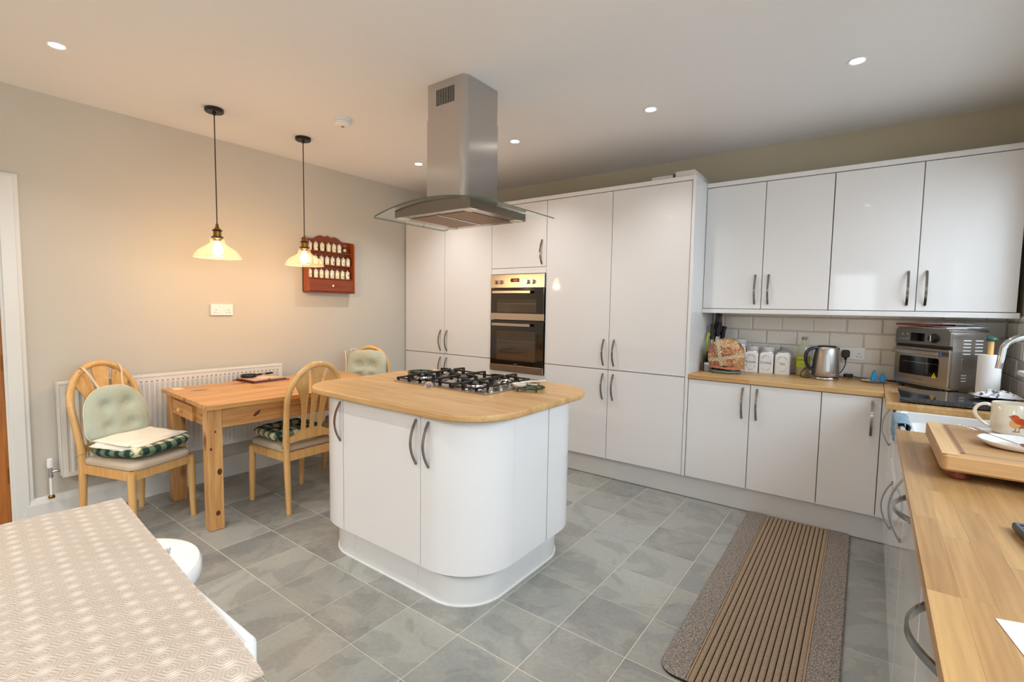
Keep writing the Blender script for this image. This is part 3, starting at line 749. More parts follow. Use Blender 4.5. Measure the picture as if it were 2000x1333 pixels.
# ------------------------------------------------------------------ radiator
ra = thing('radiator', 'white ribbed panel radiator on the left wall behind the chairs and pine table', 'radiator', (.06, -2.68, .27))
ry0, ry1, rz0_, rz1_ = -3.400, -2.012, .275, .862
prof = []
npr = 43; pitch = (ry1 - ry0 - .05) / npr
ys = [ry0, ry0 + .02]; xs = [.096, .096]
for k in range(npr):
    a = ry0 + .025 + k * pitch; ys += [a + pitch * .15, a + pitch * .3, a + pitch * .7, a + pitch * .85]; xs += [.096, .087, .087, .096]
ys.append(ry1); xs.append(.096)
zs = [(rz0_, 0), (rz0_ + .025, 0), (rz0_ + .045, 1), (rz1_ - .075, 1), (rz1_ - .055, 0), (rz1_ - .012, 0)]
vs = []; fs = []
for z, q in zs:
    for y, x in zip(ys, xs): vs.append((.096 - (.096 - x) * q, y, z))
L = len(ys)
for i in range(len(zs) - 1):
    for k in range(L - 1): fs.append((i * L + k, i * L + k + 1, i * L + L + k + 1, i * L + L + k))
obj('front_panel', MB().add(vs, fs), M_rad, ra, ang=25)
obj('back_panel', MB().box(.034, .044, ry0 + .004, ry1 - .004, rz0_, rz1_ - .01), M_rad, ra)
for a in (ry0 - .003, ry1 - .001): obj('side_cover', MB().box(.030, .099, a, a + .004, rz0_ + .01, rz1_, .001), M_rad, ra)
mb = MB().box(.086, .099, ry0, ry1, rz1_ - .014, rz1_, .002).box(.030, .040, ry0, ry1, rz1_ - .014, rz1_, .002)
for k in range(96): y = ry0 + .008 + k * (ry1 - ry0 - .02) / 95; mb.box(.040, .086, y, y + .004, rz1_ - .006, rz1_ - .002)
obj('top_grille', mb, M_rad, ra)
mb = MB()
for k in range(npr): a = ry0 + .025 + (k + .5) * pitch; mb.box(.0955, .0968, a - .0055, a + .0055, rz1_ - .046, rz1_ - .040)
obj('louvre_slot', mb, P('slot_shadow', (120, 112, 100), .6), ra)
v = obj('valve', MB().cyl((.062, -3.448, .300), .010, .05).lathe([(.012, 0), (.013, .004), (.011, .010), (.0125, .016)], (.062, -3.448, .285), 14), M_chrome, ra)
obj('valve_cap', MB().lathe([(.015, 0), (.016, .01), (.0145, .052), (.010, .056)], (.062, -3.448, .345), 18), M_white, v)
obj('valve_tail', MB().tube([(.062, -3.448, .318), (.062, -3.42, .318), (.062, -3.395, .318)], .007, 10).lathe([(.012, 0), (.012, .012)], (.062, -3.418, .318), 8, 'y'), M_chrome, v)
obj('pipe', MB().cyl((.062, -3.448, .152), .0078, .14, n=14), M_white, ra)
obj('pipe_collar', MB().lathe([(.016, 0), (.016, .012), (.010, .020)], (.062, -3.448, .155), 16), M_brass, ra)
obj('bracket_foot', MB().box(.021, .034, -3.30, -3.27, .40, .75).box(.021, .034, -2.1, -2.07, .40, .75), M_rad, ra)

# sockets
def socket(x, y, z, axis, label, w=.158, h=.086):
    t = thing('wall_socket', label, 'socket', (x, y, z))
    d = .018 if axis == 'x' else .010
    if axis == 'x':
        obj('faceplate', MB().box(x, x + d, y - w / 2, y + w / 2, z - h / 2, z + h / 2, .003, 2), M_white, t)
        P3 = lambda a, b, e: (x + d + e, y + a, z + b)
    else:
        obj('faceplate', MB().box(x - w / 2, x + w / 2, y - d, y, z - h / 2, z + h / 2, .003, 2), M_white, t)
        P3 = lambda a, b, e: (x + a, y - d - e, z + b)
    def bx(mb, a, b, wa, wb, e0, e1):
        p, q = P3(a - wa, b - wb, e0), P3(a + wa, b + wb, e1); mb.box(p[0], q[0], p[1], q[1], p[2], q[2])
    mb = MB()
    for c in (-.044, .044):
        bx(mb, c, -.002, .002, .004, -.001, .0004); bx(mb, c - .011, -.021, .0035, .002, -.001, .0004); bx(mb, c + .011, -.021, .0035, .002, -.001, .0004)
    obj('pin_hole', mb, P('pin_dark', (70, 64, 58), .6), t)
    for c in (-.012, .012):
        mb = MB(); bx(mb, c, .022, .006, .011, 0, .003); obj('rocker_switch', mb, M_white, t)
    return t
socket(0.0, -2.432, 1.309, 'x', 'white double socket on the left wall below the pendant lamps')
socket(3.925, -.0105, 1.082, 'y', 'double socket on the tiled splashback beside the kettle')

# ------------------------------------------------------------------ pendants, detector, downlights
warm = (1.0, 0.62, 0.30)
M_bulb = emit('glowing_bulb', (255, 214, 150), 22)
M_shade = glassy('clear_amber_shade', (0.97, 0.93, 0.86), 1.0, 0.09)
def pendant(x, y, label, zr=1.690):
    t = thing('pendant_lamp', label, 'pendant lamp', (x, y, zr), group='pendant lamps over the pine table')
    obj('ceiling_rose', MB().lathe([(.050, 0), (.054, .004), (.054, .022), (.050, .024)], (x, y, H - .024), 32).lathe([(.006, 0), (.010, .006), (.010, .018)], (x, y, H - .042), 14), M_black, t)
    obj('cable', MB().cyl((x, y, zr + .205), .0035, H - .04 - zr - .205, n=8), P('brown_flex', (58, 36, 26), .6), t)
    h = obj('lamp_holder', MB().lathe([(.006, .210), (.009, .198), (.010, .186), (.022, .172), (.027, .168), (.027, .160), (.023, .158), (.023, .126), (.030, .122), (.031, .112), (.024, .108), (.018, .098)], (x, y, zr), 24), M_brass, t)
    obj('holder_ring', MB().lathe([(.024, .128), (.034, .126), (.035, .116), (.026, .113)], (x, y, zr), 24).lathe([(.024, .170), (.029, .167), (.029, .161), (.024, .159)], (x, y, zr), 24), P('dark_bronze', (44, 22, 16), .3, .6), h)
    pr = [(.036, .122), (.042, .110), (.044, .088), (.050, .078), (.066, .066), (.074, .060), (.077, .057), (.092, .051), (.107, .040), (.121, .024), (.131, .008), (.135, -.006), (.137, -.010)]
    sh = MB().lathe(pr, (x, y, zr), 48); sh.f = [f for f in sh.f if len(f) == 4]; obj('glass_shade', sh, M_shade, t, ang=60, flip=False)
    obj('shade_rim', MB().tube([(x + .137 * cos(2 * pi * k / 48), y + .137 * sin(2 * pi * k / 48), zr - .010) for k in range(48)], .0016, 6, True), M_shade, t)
    b = obj('bulb', MB().lathe([(.012, .098), (.014, .088), (.022, .070), (.030, .048), (.031, .034), (.026, .020), (.014, .010), (0, .007)], (x, y, zr), 24), M_bulb, t)
    L = bpy.data.lights.new('bulb_light', 'POINT'); L.energy = 6.5; L.color = warm; L.shadow_soft_size = .035
    lo = bpy.data.objects.new('bulb_light', L); COL.objects.link(lo); lo.parent = t; lo.location = (0, 0, -.012)
    return t
pendant(.606, -2.696, 'left-hand pendant lamp, bell-shaped clear glass shade over the near end of the table', 1.662)
pendant(.576, -2.079, 'right-hand pendant lamp, bell-shaped clear glass shade hanging in front of the spice rack', 1.662)
t = thing('smoke_detector', 'round white smoke detector on the ceiling', 'smoke detector', (1.13, -2.12, H - .045))
obj('base_plate', MB().lathe([(.056, 0), (.058, .008), (.058, .014)], (1.13, -2.12, H - .0142), 32), M_white, t)
obj('cover', MB().lathe([(0, 0), (.030, 0), (.046, .003), (.053, .010), (.055, .028)], (1.13, -2.12, H - .044), 32), M_white, t)
obj('test_button', MB().lathe([(.010, 0), (.010, -.004), (.007, -.006)], (1.13, -2.12, H - .043), 14), P('beige_button', (160, 130, 112), .4), t)

M_lens = emit('lit_downlight', (255, 250, 240), 14)
names = {(0, 2): 'added fill downlight, unseen in the rear row behind the camera, nearest the left wall', (1, 2): 'added fill downlight, unseen in the rear row, second from the left wall', (2, 2): 'added fill downlight, unseen in the rear row, third from the left wall', (3, 2): 'added fill downlight, unseen in the rear row, nearest the right wall',
         (0, 0): 'recessed ceiling downlight farthest left in the far row, beside the hood chimney', (1, 0): 'recessed ceiling downlight just right of the hood chimney', (2, 0): 'recessed ceiling downlight over the tall cupboards, second from the right in the far row',
         (3, 0): 'recessed ceiling downlight over the inner corner, farthest right in the far row', (0, 1): 'recessed ceiling downlight at the upper left, nearest the doorway',
         (1, 1): 'recessed downlight out of frame, near row, second from the left wall', (2, 1): 'recessed downlight out of frame, near row, third from the left wall', (3, 1): 'recessed downlight out of frame above the camera, nearest the windows'}
for i, x in enumerate((.80, 1.835, 2.868, 3.904)):
    for j, y in enumerate((-1.145, -3.472, -5.80)):  # rear row is unseen, added as frontal fill for the cabinet fronts
        t = thing('downlight', names[(i, j)], 'downlight', (x, y, H - .006), group='recessed ceiling downlights')
        obj('bezel', MB().lathe([(.030, .001), (.031, -.003), (.040, -.005), (.044, -.002), (.044, .0)], (x, y, H - .0003), 32), M_white, t)
        obj('lens', MB().lathe([(0, 0), (.029, 0), (.029, .002)], (x, y, H - .0035), 24), M_lens, t)
        L = bpy.data.lights.new('downlight_beam', 'SPOT'); L.energy = (35, 28, 21, 8)[i] if j == 0 else ((24, 26, 8, 5)[i] if j == 1 else (50, 62, 60, 100)[i]); L.spot_size = radians(122 if j < 2 else 150); L.spot_blend = 1.0 if j < 2 else .6; L.color = (1.0, .975, .955); L.shadow_soft_size = .028
        lo = bpy.data.objects.new('downlight_beam', L); COL.objects.link(lo); lo.parent = t; lo.location = (0, 0, -.012)
#PART2
# ------------------------------------------------------------------ pine table
tb = thing('dining_table', 'waxed pine table with a small end drawer, against the radiator', 'table', (.56, -2.27, 0))
obj('tabletop', MB().box(.150, 1.005, -2.940, -1.600, .742, .770, .004, 2), M_pine, tb)
for x in (.190, .862):
    for y in (-2.922, -1.705):
        obj('leg', MB().box(x, x + .082, y, y + .082, .0005, .741, .006, 2), M_pine_leg, tb)
M_pine_x = wood('waxed_pine_rail', (170, 108, 50), (214, 160, 96), 'x', None, 0.8, 0.35, 0.5)
obj('apron', MB().box(.922, .940, -2.840, -1.705, .618, .741, .002), M_pine, tb)
obj('apron', MB().box(.195, .213, -2.840, -1.705, .618, .741, .002), M_pine, tb)
obj('apron', MB().box(.272, .862, -1.645, -1.627, .618, .741, .002), M_pine_x, tb)
obj('apron', MB().box(.272, .862, -2.905, -2.889, .725, .741, .001).box(.272, .320, -2.905, -2.889, .622, .725, .001).box(.700, .862, -2.905, -2.889, .622, .725, .001), M_pine_x, tb)
dr = obj('drawer', MB().box(.323, .697, -2.925, -2.880, .628, .722, .002), M_pine_x, tb)
obj('knob', MB().lathe([(.006, 0), (.006, -.010), (.013, -.014), (.014, -.022), (.008, -.027), (0, -.028)], (.510, -2.925, .675), 18, 'y'), M_beech, dr)
o = obj('card', MB().box(.215, .305, -2.860, -2.800, .7705, .7735, .0008), P('cream_card', (226, 204, 158), .6)); tag(o, 'small cream card at the near corner of the pine table', 'card')
M_knot = P('dark_pine_knot', (84, 44, 18), .45, var=.3, vs=90)
for (y, z, a, b) in ((-2.875, .105, .012, .016), (-2.862, .355, .013, .020), (-2.905, .50, .006, .010), (-2.88, .60, .005, .008)):
    obj('knot', MB().prism([(y + a * cos(q), z + b * sin(q)) for q in [2 * pi * k / 14 for k in range(14)]], .9438, .9443, axis='x'), M_knot, tb)
obj('knot', MB().prism([(-2.665, .662), (-2.655, .655), (-2.63, .668), (-2.615, .695), (-2.635, .690), (-2.655, .675)], .9398, .9403, axis='x'), M_knot, tb)
obj('knot', MB().prism([(.800 + .006 * cos(q), .68 + .009 * sin(q)) for q in [2 * pi * k / 12 for k in range(12)]], -2.9054, -2.9048, axis='y'), M_knot, tb)
tb.rotation_euler = (0, 0, radians(-3.5)); tb.location = (.602, -2.244, 0)
# tray of place mats with magnifier
M_mar = P('maroon_board', (86, 22, 20), .3); M_matp = P('printed_place_mat', (206, 168, 136), .5, var=.25, vs=60)
t = thing('letter_tray', 'maroon tray of printed place mats on the pine table', 'tray', (.245, -2.26, .7702), radians(4))
obj('tray_base', MB().box(-.13, .15, -.145, .145, 0, .006, .002).box(-.115, .135, -.13, .13, .006, .014, .002), M_mar, t, local=True)
obj('place_mat', MB().box(-.10, .125, -.122, -.012, .0145, .020, .001), M_matp, t, local=True)
obj('place_mat', MB().box(-.10, .125, .004, .122, .0145, .019, .001), M_matp, t, local=True)
obj('place_mat', MB().box(-.07, .11, -.06, .06, .0205, .0235, .001), P('pale_place_mat', (224, 188, 168), .5, var=.2, vs=50), t, local=True)
t = thing('magnifying_glass', 'black-rimmed magnifying glass lying on the maroon tray', 'magnifying glass', (.185, -2.27, .794), radians(12))
obj('rim', MB().tube([(.052 * cos(a), .052 * sin(a) - .06, .010) for a in [2 * pi * k / 32 for k in range(32)]], .0045, 8, True, flat=(.011, (0, 0, 1))), M_black, t, local=True)
obj('lens', MB().lathe([(0, .006), (.049, .008), (.049, .011), (0, .014)], (0, -.06, 0), 28), glassy('lens_glass', (.96, .97, .97), 1, .05), t, local=True)
obj('handle', MB().tube([(0, -.006, .010), (0, .05, .010)], .0075, 10).tube([(0, .085, .010), (0, .15, .010)], [.0085, .007], 10), M_black, t, local=True)
obj('ferrule', MB().tube([(0, .05, .010), (0, .085, .010)], .0075, 12), M_chrome, t, local=True)

# ------------------------------------------------------------------ chairs
M_seat = P('oatmeal_seat_fabric', (198, 182, 160), .9, var=.10, vs=220, bump=.4)
def lean(z):                       # depth of the back frame at height z
    return -.205 - (.022 * (1 - z / .44) if z < .44 else 0) - (.11 * max(0, (z - .44) / .55) ** 1.25)
ZA, HA, WA = .735, .240, .192       # arch spring height, rise, half width
def arch_w(z): return WA * sqrt(max(0, 1 - ((z - ZA) / HA) ** 2)) if z > ZA else (.172 + (WA - .172) * max(0, min(1, (z - .44) / (ZA - .44))))
def chair(label, loc, rz):
    t = thing('dining_chair', label, 'chair', loc, rz, 'arched beech dining chairs')
    for sgn in (-1, 1):
        obj('leg', MB().tube([(sgn * .186, .205, .0005), (sgn * .184, .200, .2), (sgn * .182, .196, .385)], [.0165, .020, .0215], 12), M_beech, t, local=True)
        zs = [.0005, .1, .2, .3, .4, .48, .56, .64, .70, ZA]
        obj('leg', MB().tube([(sgn * arch_w(max(z, .44)), lean(z), z) for z in zs], [.0155, .0175, .019, .0205, .021, .0205, .0195, .0185, .018, .0178], 12), M_beech, t, local=True)
    pts = []
    for k in range(33):
        a = pi * k / 32; z = ZA + HA * sin(a); pts.append((WA * cos(a), lean(z), z))
    obj('arch_rail', MB().tube(pts, .0185, 12), M_beech, t, local=True)
    # seat frame
    fr = [(-.172, -.205), (.172, -.205), (.184, .200), (-.184, .200)]
    mb = MB(); q = [Vector((a, b, 0)) for a, b in fr]
    for i in range(4):
        a, b = q[i], q[(i + 1) % 4]; d = (b - a).normalized(); nn = Vector((d.y, -d.x, 0)) * .010
        mb.add([a + nn + Vector((0, 0, .345)), b + nn + Vector((0, 0, .345)), b - nn + Vector((0, 0, .345)), a - nn + Vector((0, 0, .345)),
                a + nn + Vector((0, 0, .398)), b + nn + Vector((0, 0, .398)), b - nn + Vector((0, 0, .398)), a - nn + Vector((0, 0, .398))],
               [(0, 1, 2, 3), (4, 7, 6, 5), (0, 4, 5, 1), (1, 5, 6, 2), (2, 6, 7, 3), (3, 7, 4, 0)])
    obj('seat_frame', mb, M_beech, t, local=True, kind='stuff')
    # upholstered seat
    outl = rrect(-.190, .190, -.192, .222, (.03, .03, .06, .06), 6); n = len(outl)
    def taper(p, k): return (p[0] * (1 - .05 * (p[1] < 0)) * k, (p[1] - .015) * k + .015)
    vs, fs = [], []
    for k, z in ((.97, .397), (1.0, .405), (1.005, .420), (.985, .434), (.90, .443), (.6, .449), (.0, .451)):
        vs += [taper(p, k) + (z,) for p in outl]
    for l in range(6):
        for k in range(n): fs.append((l * n + k, l * n + (k + 1) % n, l * n + n + (k + 1) % n, l * n + n + k))
    fs.append(tuple(range(n))[::-1]); obj('seat', MB().add(vs, fs), M_seat, t, local=True, ang=60)
    # lower back rail with a raised middle
    poly = [(-.165, .505), (-.120, .507), (-.085, .528), (-.055, .540), (.055, .540), (.085, .528), (.120, .507), (.165, .505), (.165, .462), (.08, .470), (-.08, .470), (-.165, .462)]
    obj('lower_rail', MB().prism(poly, lean(.5) - .009, lean(.5) + .009, axis='y'), M_beech, t, local=True)
    # three fanned splats
    def splat(inner, outer, mirror):
        L = []
        for (z, a), (_, b) in zip(inner, outer):
            L.append((a, b, z))
        vs, fs = [], []
        for (a, b, z) in L:
            y = lean(z)
            for (x, yy) in ((a, y - .005), (b, y - .005), (b, y + .005), (a, y + .005)): vs.append((x * mirror, yy, z))
        m = len(L)
        for i in range(m - 1):
            for k in range(4): fs.append((i * 4 + k, i * 4 + (k + 1) % 4, i * 4 + 4 + (k + 1) % 4, i * 4 + 4 + k))
        fs += [(3, 2, 1, 0), tuple((m - 1) * 4 + k for k in range(4))]
        obj('splat', MB().add(vs, fs), M_beech, t, local=True)
    Z = [.525, .60, .68, .74, .80, .85, .89, .92, .945, .965]
    ci_ = [.0145, .0145, .0165, .020, .0265, .034, .041, .045, .047, .048]
    splat([(z, -w) for z, w in zip(Z, ci_)], [(z, w) for z, w in zip(Z, ci_)], 1)
    Zs = [.520, .60, .68, .74, .79, .83, .87, .90, .93]
    si = [.046, .047, .048, .048, .050, .053, .058, .064, .072]; so = [.074, .076, .083, .096, .116, .138, .160, .146, .118]
    for mrr in (-1, 1): splat([(z, w) for z, w in zip(Zs, si)], [(z, min(w, arch_w(z))) for z, w in zip(Zs, so)], mrr)
    return t
P1, A1 = (.462, -3.118, 0), radians(-70)
P2, A2 = (.832, -2.333, 0), radians(92)
P3_, A3 = (.497, -1.578, 0), radians(210)
chair('arched beech chair at the left end of the table, sage back cushion and folded cloth', P1, A1)
chair('arched beech chair seen from behind, tucked under the long side of the table', P2, A2)
chair('arched beech chair in the far corner beyond the table, sage back cushion only', P3_, A3)
def T(Pn, An, x, y, z, rx=0, rzz=0): return Matrix.Translation(Pn) @ Matrix.Rotation(An, 4, 'Z') @ Matrix.Translation((x, y, z)) @ Matrix.Rotation(rzz, 4, 'Z') @ Matrix.Rotation(rx, 4, 'X')

def pillow(outline, th, tufts=(), edge=3.2, wob=.003, seed=0, NR=18, NA=72):
    """soft pad: outline(angle)->(x,y); thickness th; tufts pull both faces in"""
    mb = MB()
    def hgt(r, x, y):
        h = th / 2 * (max(0, 1 - r ** edge)) ** .52
        for tx_, ty_ in tufts: h -= min(h * .8, th * .42 * math.exp(-((x - tx_) ** 2 + (y - ty_) ** 2) / .0011)) + th * .10 * math.exp(-((x - tx_) ** 2 + (y - ty_) ** 2) / .008)
        return max(h, .0015)
    vs, fs = [], []
    for side in (1, -1):
        base = len(vs)
        vs.append((0, 0, side * hgt(0, 0, 0)))
        for i in range(1, NR + 1):
            r = (i / NR) ** .6
            for k in range(NA):
                ox, oy = outline(2 * pi * k / NA); x, y = ox * r, oy * r
                w = noise.noise(Vector((x * 11, y * 11, seed + side))) * wob * 2 + noise.noise(Vector((x * 40, y * 25, seed))) * wob * .5
                vs.append((x, y, side * (hgt(r, x, y)) + (w if i < NR else w * .5)))
        for k in range(NA): fs.append((base, base + 1 + k, base + 1 + (k + 1) % NA))
        for i in range(NR - 1):
            for k in range(NA):
                a = base + 1 + i * NA; fs.append((a + k, a + NA + k, a + NA + (k + 1) % NA, a + (k + 1) % NA))
    b1, b2 = 1 + (NR - 1) * NA, 1 + NR * NA + 1 + (NR - 1) * NA
    for k in range(NA): fs.append((b1 + k, b1 + (k + 1) % NA, b2 + (k + 1) % NA, b2 + k))
    return mb.add(vs, fs)
def sup(a, b, p=4):
    return lambda t: (a * (1 if cos(t) >= 0 else -1) * abs(cos(t)) ** (2 / p), b * (1 if sin(t) >= 0 else -1) * abs(sin(t)) ** (2 / p))
def dome(w, h0, h1):     # flat bottom corners, arched top
    def f(t):
        c, s_ = cos(t), sin(t)
        if s_ >= 0: y = h1 * s_ ** .9; x = w * (1 if c >= 0 else -1) * abs(c) ** .80
        else: y = -h0 * abs(s_) ** .40; x = w * (1 if c >= 0 else -1) * abs(c) ** .36
        return (x * (1.0 - .55 * (y - .0) * (1 if y < 0 else .6)), y)
    return f
def sage():
    n = N('sage_cotton'); v = n.coord(); w = n.noise(v, 300, 2); n.bump(n.math('ADD', n.math('MULTIPLY', w, .3), n.noise(v, 22, 4, .6, .8)), .35, .006)
    n.b.inputs['Sheen Weight'].default_value = .3
    return n.fin(n.mix(n.noise(v, 8, 3), (168, 177, 160), (188, 195, 176)), .9)
M_sage = sage()
def gingham():
    n = N('green_gingham_cotton'); v = n.coord(); sp = n.n('SeparateXYZ'); n.set(sp.inputs[0], v)
    a = n.math('GREATER_THAN', n.math('FRACT', n.math('MULTIPLY', sp.outputs[0], 14.5)), .5); b = n.math('GREATER_THAN', n.math('FRACT', n.math('MULTIPLY', sp.outputs[1], 14.5)), .5)
    f = n.math('MULTIPLY', n.math('ADD', a, b), .5); w = n.noise(v, 400, 2); n.bump(n.math('ADD', n.math('MULTIPLY', w, .3), n.noise(v, 25, 4)), .35, .005)
    return n.fin(n.ramp(f, [(0.0, (222, 206, 164)), (0.4, (106, 128, 106)), (0.8, (24, 58, 50))], 'CONSTANT'), .9)
M_ging = gingham()
M_ribbon = P('cream_ribbon', (214, 196, 172), .7)
M_piping = P('cream_piping', (220, 208, 176), .8)
def cushion_loc(name, mb, mat, Mx, label, cat, group=None, ang=60):
    """cushion with its own origin (object space kept for the fabric pattern)"""
    o = obj(name, mb, mat, None, local=True, ang=ang); o.matrix_world = Mx; o.location = Mx.to_translation(); o.rotation_euler = Mx.to_euler(); tag(o, label, cat, group); return o
def piping(parent, outline, r=.003, z=0, n=72):
    return obj('piping', MB().tube([(outline(2 * pi * k / n)[0] * 1.004, outline(2 * pi * k / n)[1] * 1.004, z) for k in range(n)], r, 6, True), M_piping, parent, local=True)
def ribbon(parent, pts, r=.0035, mat=None, name='tie'):
    return obj(name, MB().tube(smooth(pts, 4), r, 5, flat=(r * .35, (0.1, .2, 1))), mat or M_ribbon, parent, local=True)
# seat pads
g_ = 'green gingham seat pads'
c = cushion_loc('seat_pad', pillow(sup(.192, .192, 5), .070, ((-.06, .06), (.06, .06), (-.06, -.06), (.06, -.06)), seed=3, wob=.006, edge=7), M_ging, T(P1, A1, 0.0, .030, .490, radians(2), radians(3)), 'green gingham seat pad under the folded white cloth on the left chair', 'seat pad', g_)
ribbon(c, [(-.17, -.175, -.012), (-.20, -.215, -.022), (-.215, -.235, -.035), (-.205, -.262, -.03), (-.19, -.29, -.06)], .0028, P('green_tape', (88, 98, 76), .8)); ribbon(c, [(.17, -.175, -.012), (.195, -.215, -.02), (.198, -.25, -.04)], .0028, P('green_tape', (88, 98, 76), .8))
c = cushion_loc('seat_pad', pillow(sup(.192, .190, 5), .072, ((-.06, .06), (.06, .06), (-.06, -.06), (.06, -.06)), seed=5, wob=.007, edge=7), M_ging, T(P2, A2, 0, .040, .490, radians(-1), radians(-3)), 'green gingham seat pad on the chair seen from behind', 'seat pad', g_)
MW = P('green_white_tape', (120, 130, 108), .8)
ribbon(c, [(.17, -.165, -.012), (.180, -.215, -.03), (.184, -.245, -.035), (.205, -.262, -.030), (.19, -.268, -.026), (.178, -.262, -.05), (.182, -.266, -.085)], .004, MW)
ribbon(c, [(-.17, -.165, -.012), (-.180, -.215, -.03), (-.184, -.245, -.035), (-.19, -.262, -.06)], .004, MW)
# folded white cloth
def fold():
    mb = MB()
    for L in range(4):
        ang0 = radians((-3, 4, 1, -5)[L]); dx, dy = (0, .008, -.006, .010)[L], (0, -.004, .006, -.008)[L]
        def fn(u, v, L=L):
            x, y = (u - .5) * (.392 - .012 * L), (v - .5) * (.300 - .014 * L)
            e = min(u, 1 - u, v, 1 - v); dr = -.020 * max(0, 1 - e / .10) ** 2
            z = .0065 * L + dr * (1 if L < 2 else .45) + .0045 * noise.noise(Vector((x * 12 + L, y * 12, L))) + .006 * abs(noise.noise(Vector((x * 6, y * 16, 4 + L))))
            xx, yy = x * cos(ang0) - y * sin(ang0) + dx, x * sin(ang0) + y * cos(ang0) + dy
            xx += .006 * noise.noise(Vector((y * 9, L, 1))) ; yy += .006 * noise.noise(Vector((x * 9, L, 2)))
            return (xx, yy, z)
        top = MB().grid(fn, 34, 28); nv = len(top.v); mb.add(top.v, top.f); mb.add([(a, b, c_ - .003) for a, b, c_ in top.v], [f[::-1] for f in top.f])
        k0 = len(mb.v) - 2 * nv
        per = [i * 28 for i in range(34)] + [33 * 28 + j for j in range(1, 28)] + [i * 28 + 27 for i in range(32, -1, -1)] + [j for j in range(26, 0, -1)]
        mb.f += [[k0 + per[i], k0 + per[(i + 1) % len(per)], k0 + nv + per[(i + 1) % len(per)], k0 + nv + per[i]] for i in range(len(per))]
    return mb
M_linen = P('off_white_linen', (236, 230, 214), .9, var=.03, vs=40, bump=.4)
cushion_loc('folded_cloth', fold(), M_linen, T(P1, A1, -.01, .025, .531, radians(-3), radians(8)), 'folded off-white cloth on the gingham pad of the left chair', 'cloth')
# back cushions
dm = dome(.182, .150, .175)
c = cushion_loc('back_cushion', pillow(dm, .072, ((-.065, .055), (.065, .055), (-.065, -.075), (.065, -.075)), seed=8, wob=.004), M_sage, T(P1, A1, .004, -.160, .672, radians(90 + 14), 0), 'sage green button-tufted back cushion leaning on the left chair, above the cloth', 'cushion', 'sage green back cushions')
piping(c, dm)
for sx_ in (-1, 1):
    ribbon(c, [(sx_ * .070, .168, .0), (sx_ * .080, .215, .010), (sx_ * .096, .268, .022), (sx_ * .104, .305, .045), (sx_ * .106, .300, .078), (sx_ * .098, .270, .086), (sx_ * .090, .258, .060)], .007)
    ribbon(c, [(sx_ * .096, .268, .020), (sx_ * .088, .245, .016), (sx_ * .092, .215, .018)], .005)
c = cushion_loc('back_cushion', pillow(sup(.186, .165, 3.6), .072, ((-.06, .03), (.06, .03), (-.06, -.08), (.06, -.08)), seed=12, wob=.005), M_sage, T(P3_, A3, -.004, -.205, .795, radians(90 + 12), 0), 'sage green back cushion tied to the far corner chair with cream bows', 'cushion', 'sage green back cushions')
ribbon(c, [(.16, .125, .0), (.178, .130, -.02), (.190, .12, -.012), (.198, .125, .01), (.185, .145, -.02), (.200, .15, -.02), (.188, .11, -.03), (.182, .03, -.02), (.180, -.06, -.012), (.184, -.10, -.010)], .006)
ribbon(c, [(.10, .160, .0), (.12, .178, .01), (.135, .172, .0), (.15, .165, -.02), (.13, .150, -.03)], .006)
ribbon(c, [(-.16, .12, .0), (-.182, .11, .01), (-.192, .09, .02)], .005)

# ------------------------------------------------------------------ spice rack
ry_a, ry_b = -1.765, -1.285
rk = thing('spice_rack', 'dark red-brown wall rack with three shelves and a drawer, full of white spice jars', 'rack', (.04, -1.525, 1.470))
crest = []
for k in range(41):
    s_ = k / 40; y = ry_a + (ry_b - ry_a) * s_; u_ = abs(s_ - .5) * 2
    q_ = max(0, min(1, (.66 - u_) / .34)); z = 1.942 + .036 * q_ * q_ * (3 - 2 * q_) - .010 * math.exp(-((u_ - .14) / .06) ** 2) + .006 * math.exp(-(u_ / .06) ** 2)
    crest.append((y, z))
obj('back_board', MB().prism([(ry_b, 1.475), (ry_a, 1.475)] + crest, .003, .015, axis='x'), M_rack, rk)
for y in (ry_a, ry_b - .012):
    obj('side_board', MB().prism([(.003, 1.472), (.082, 1.472), (.082, 1.905), (.076, 1.925), (.060, 1.935), (.003, 1.942)], y, y + .012, axis='y'), M_rackside, rk)
shz = [1.835, 1.7175, 1.598]
for z in shz: obj('shelf', MB().box(.015, .078, ry_a + .012, ry_b - .012, z - .010, z, .002), M_rack, rk)
obj('bottom_board', MB().box(.003, .085, ry_a, ry_b, 1.466, 1.476, .002), M_rack, rk)
d = obj('drawer', MB().box(.020, .083, ry_a + .014, ry_b - .014, 1.479, 1.585, .003), M_rack, rk)
obj('knob', MB().lathe([(.004, 0), (.004, .006), (.009, .010), (.010, .016), (.005, .020), (0, .020)], (.083, -1.525, 1.530), 16, 'x'), M_white, d)
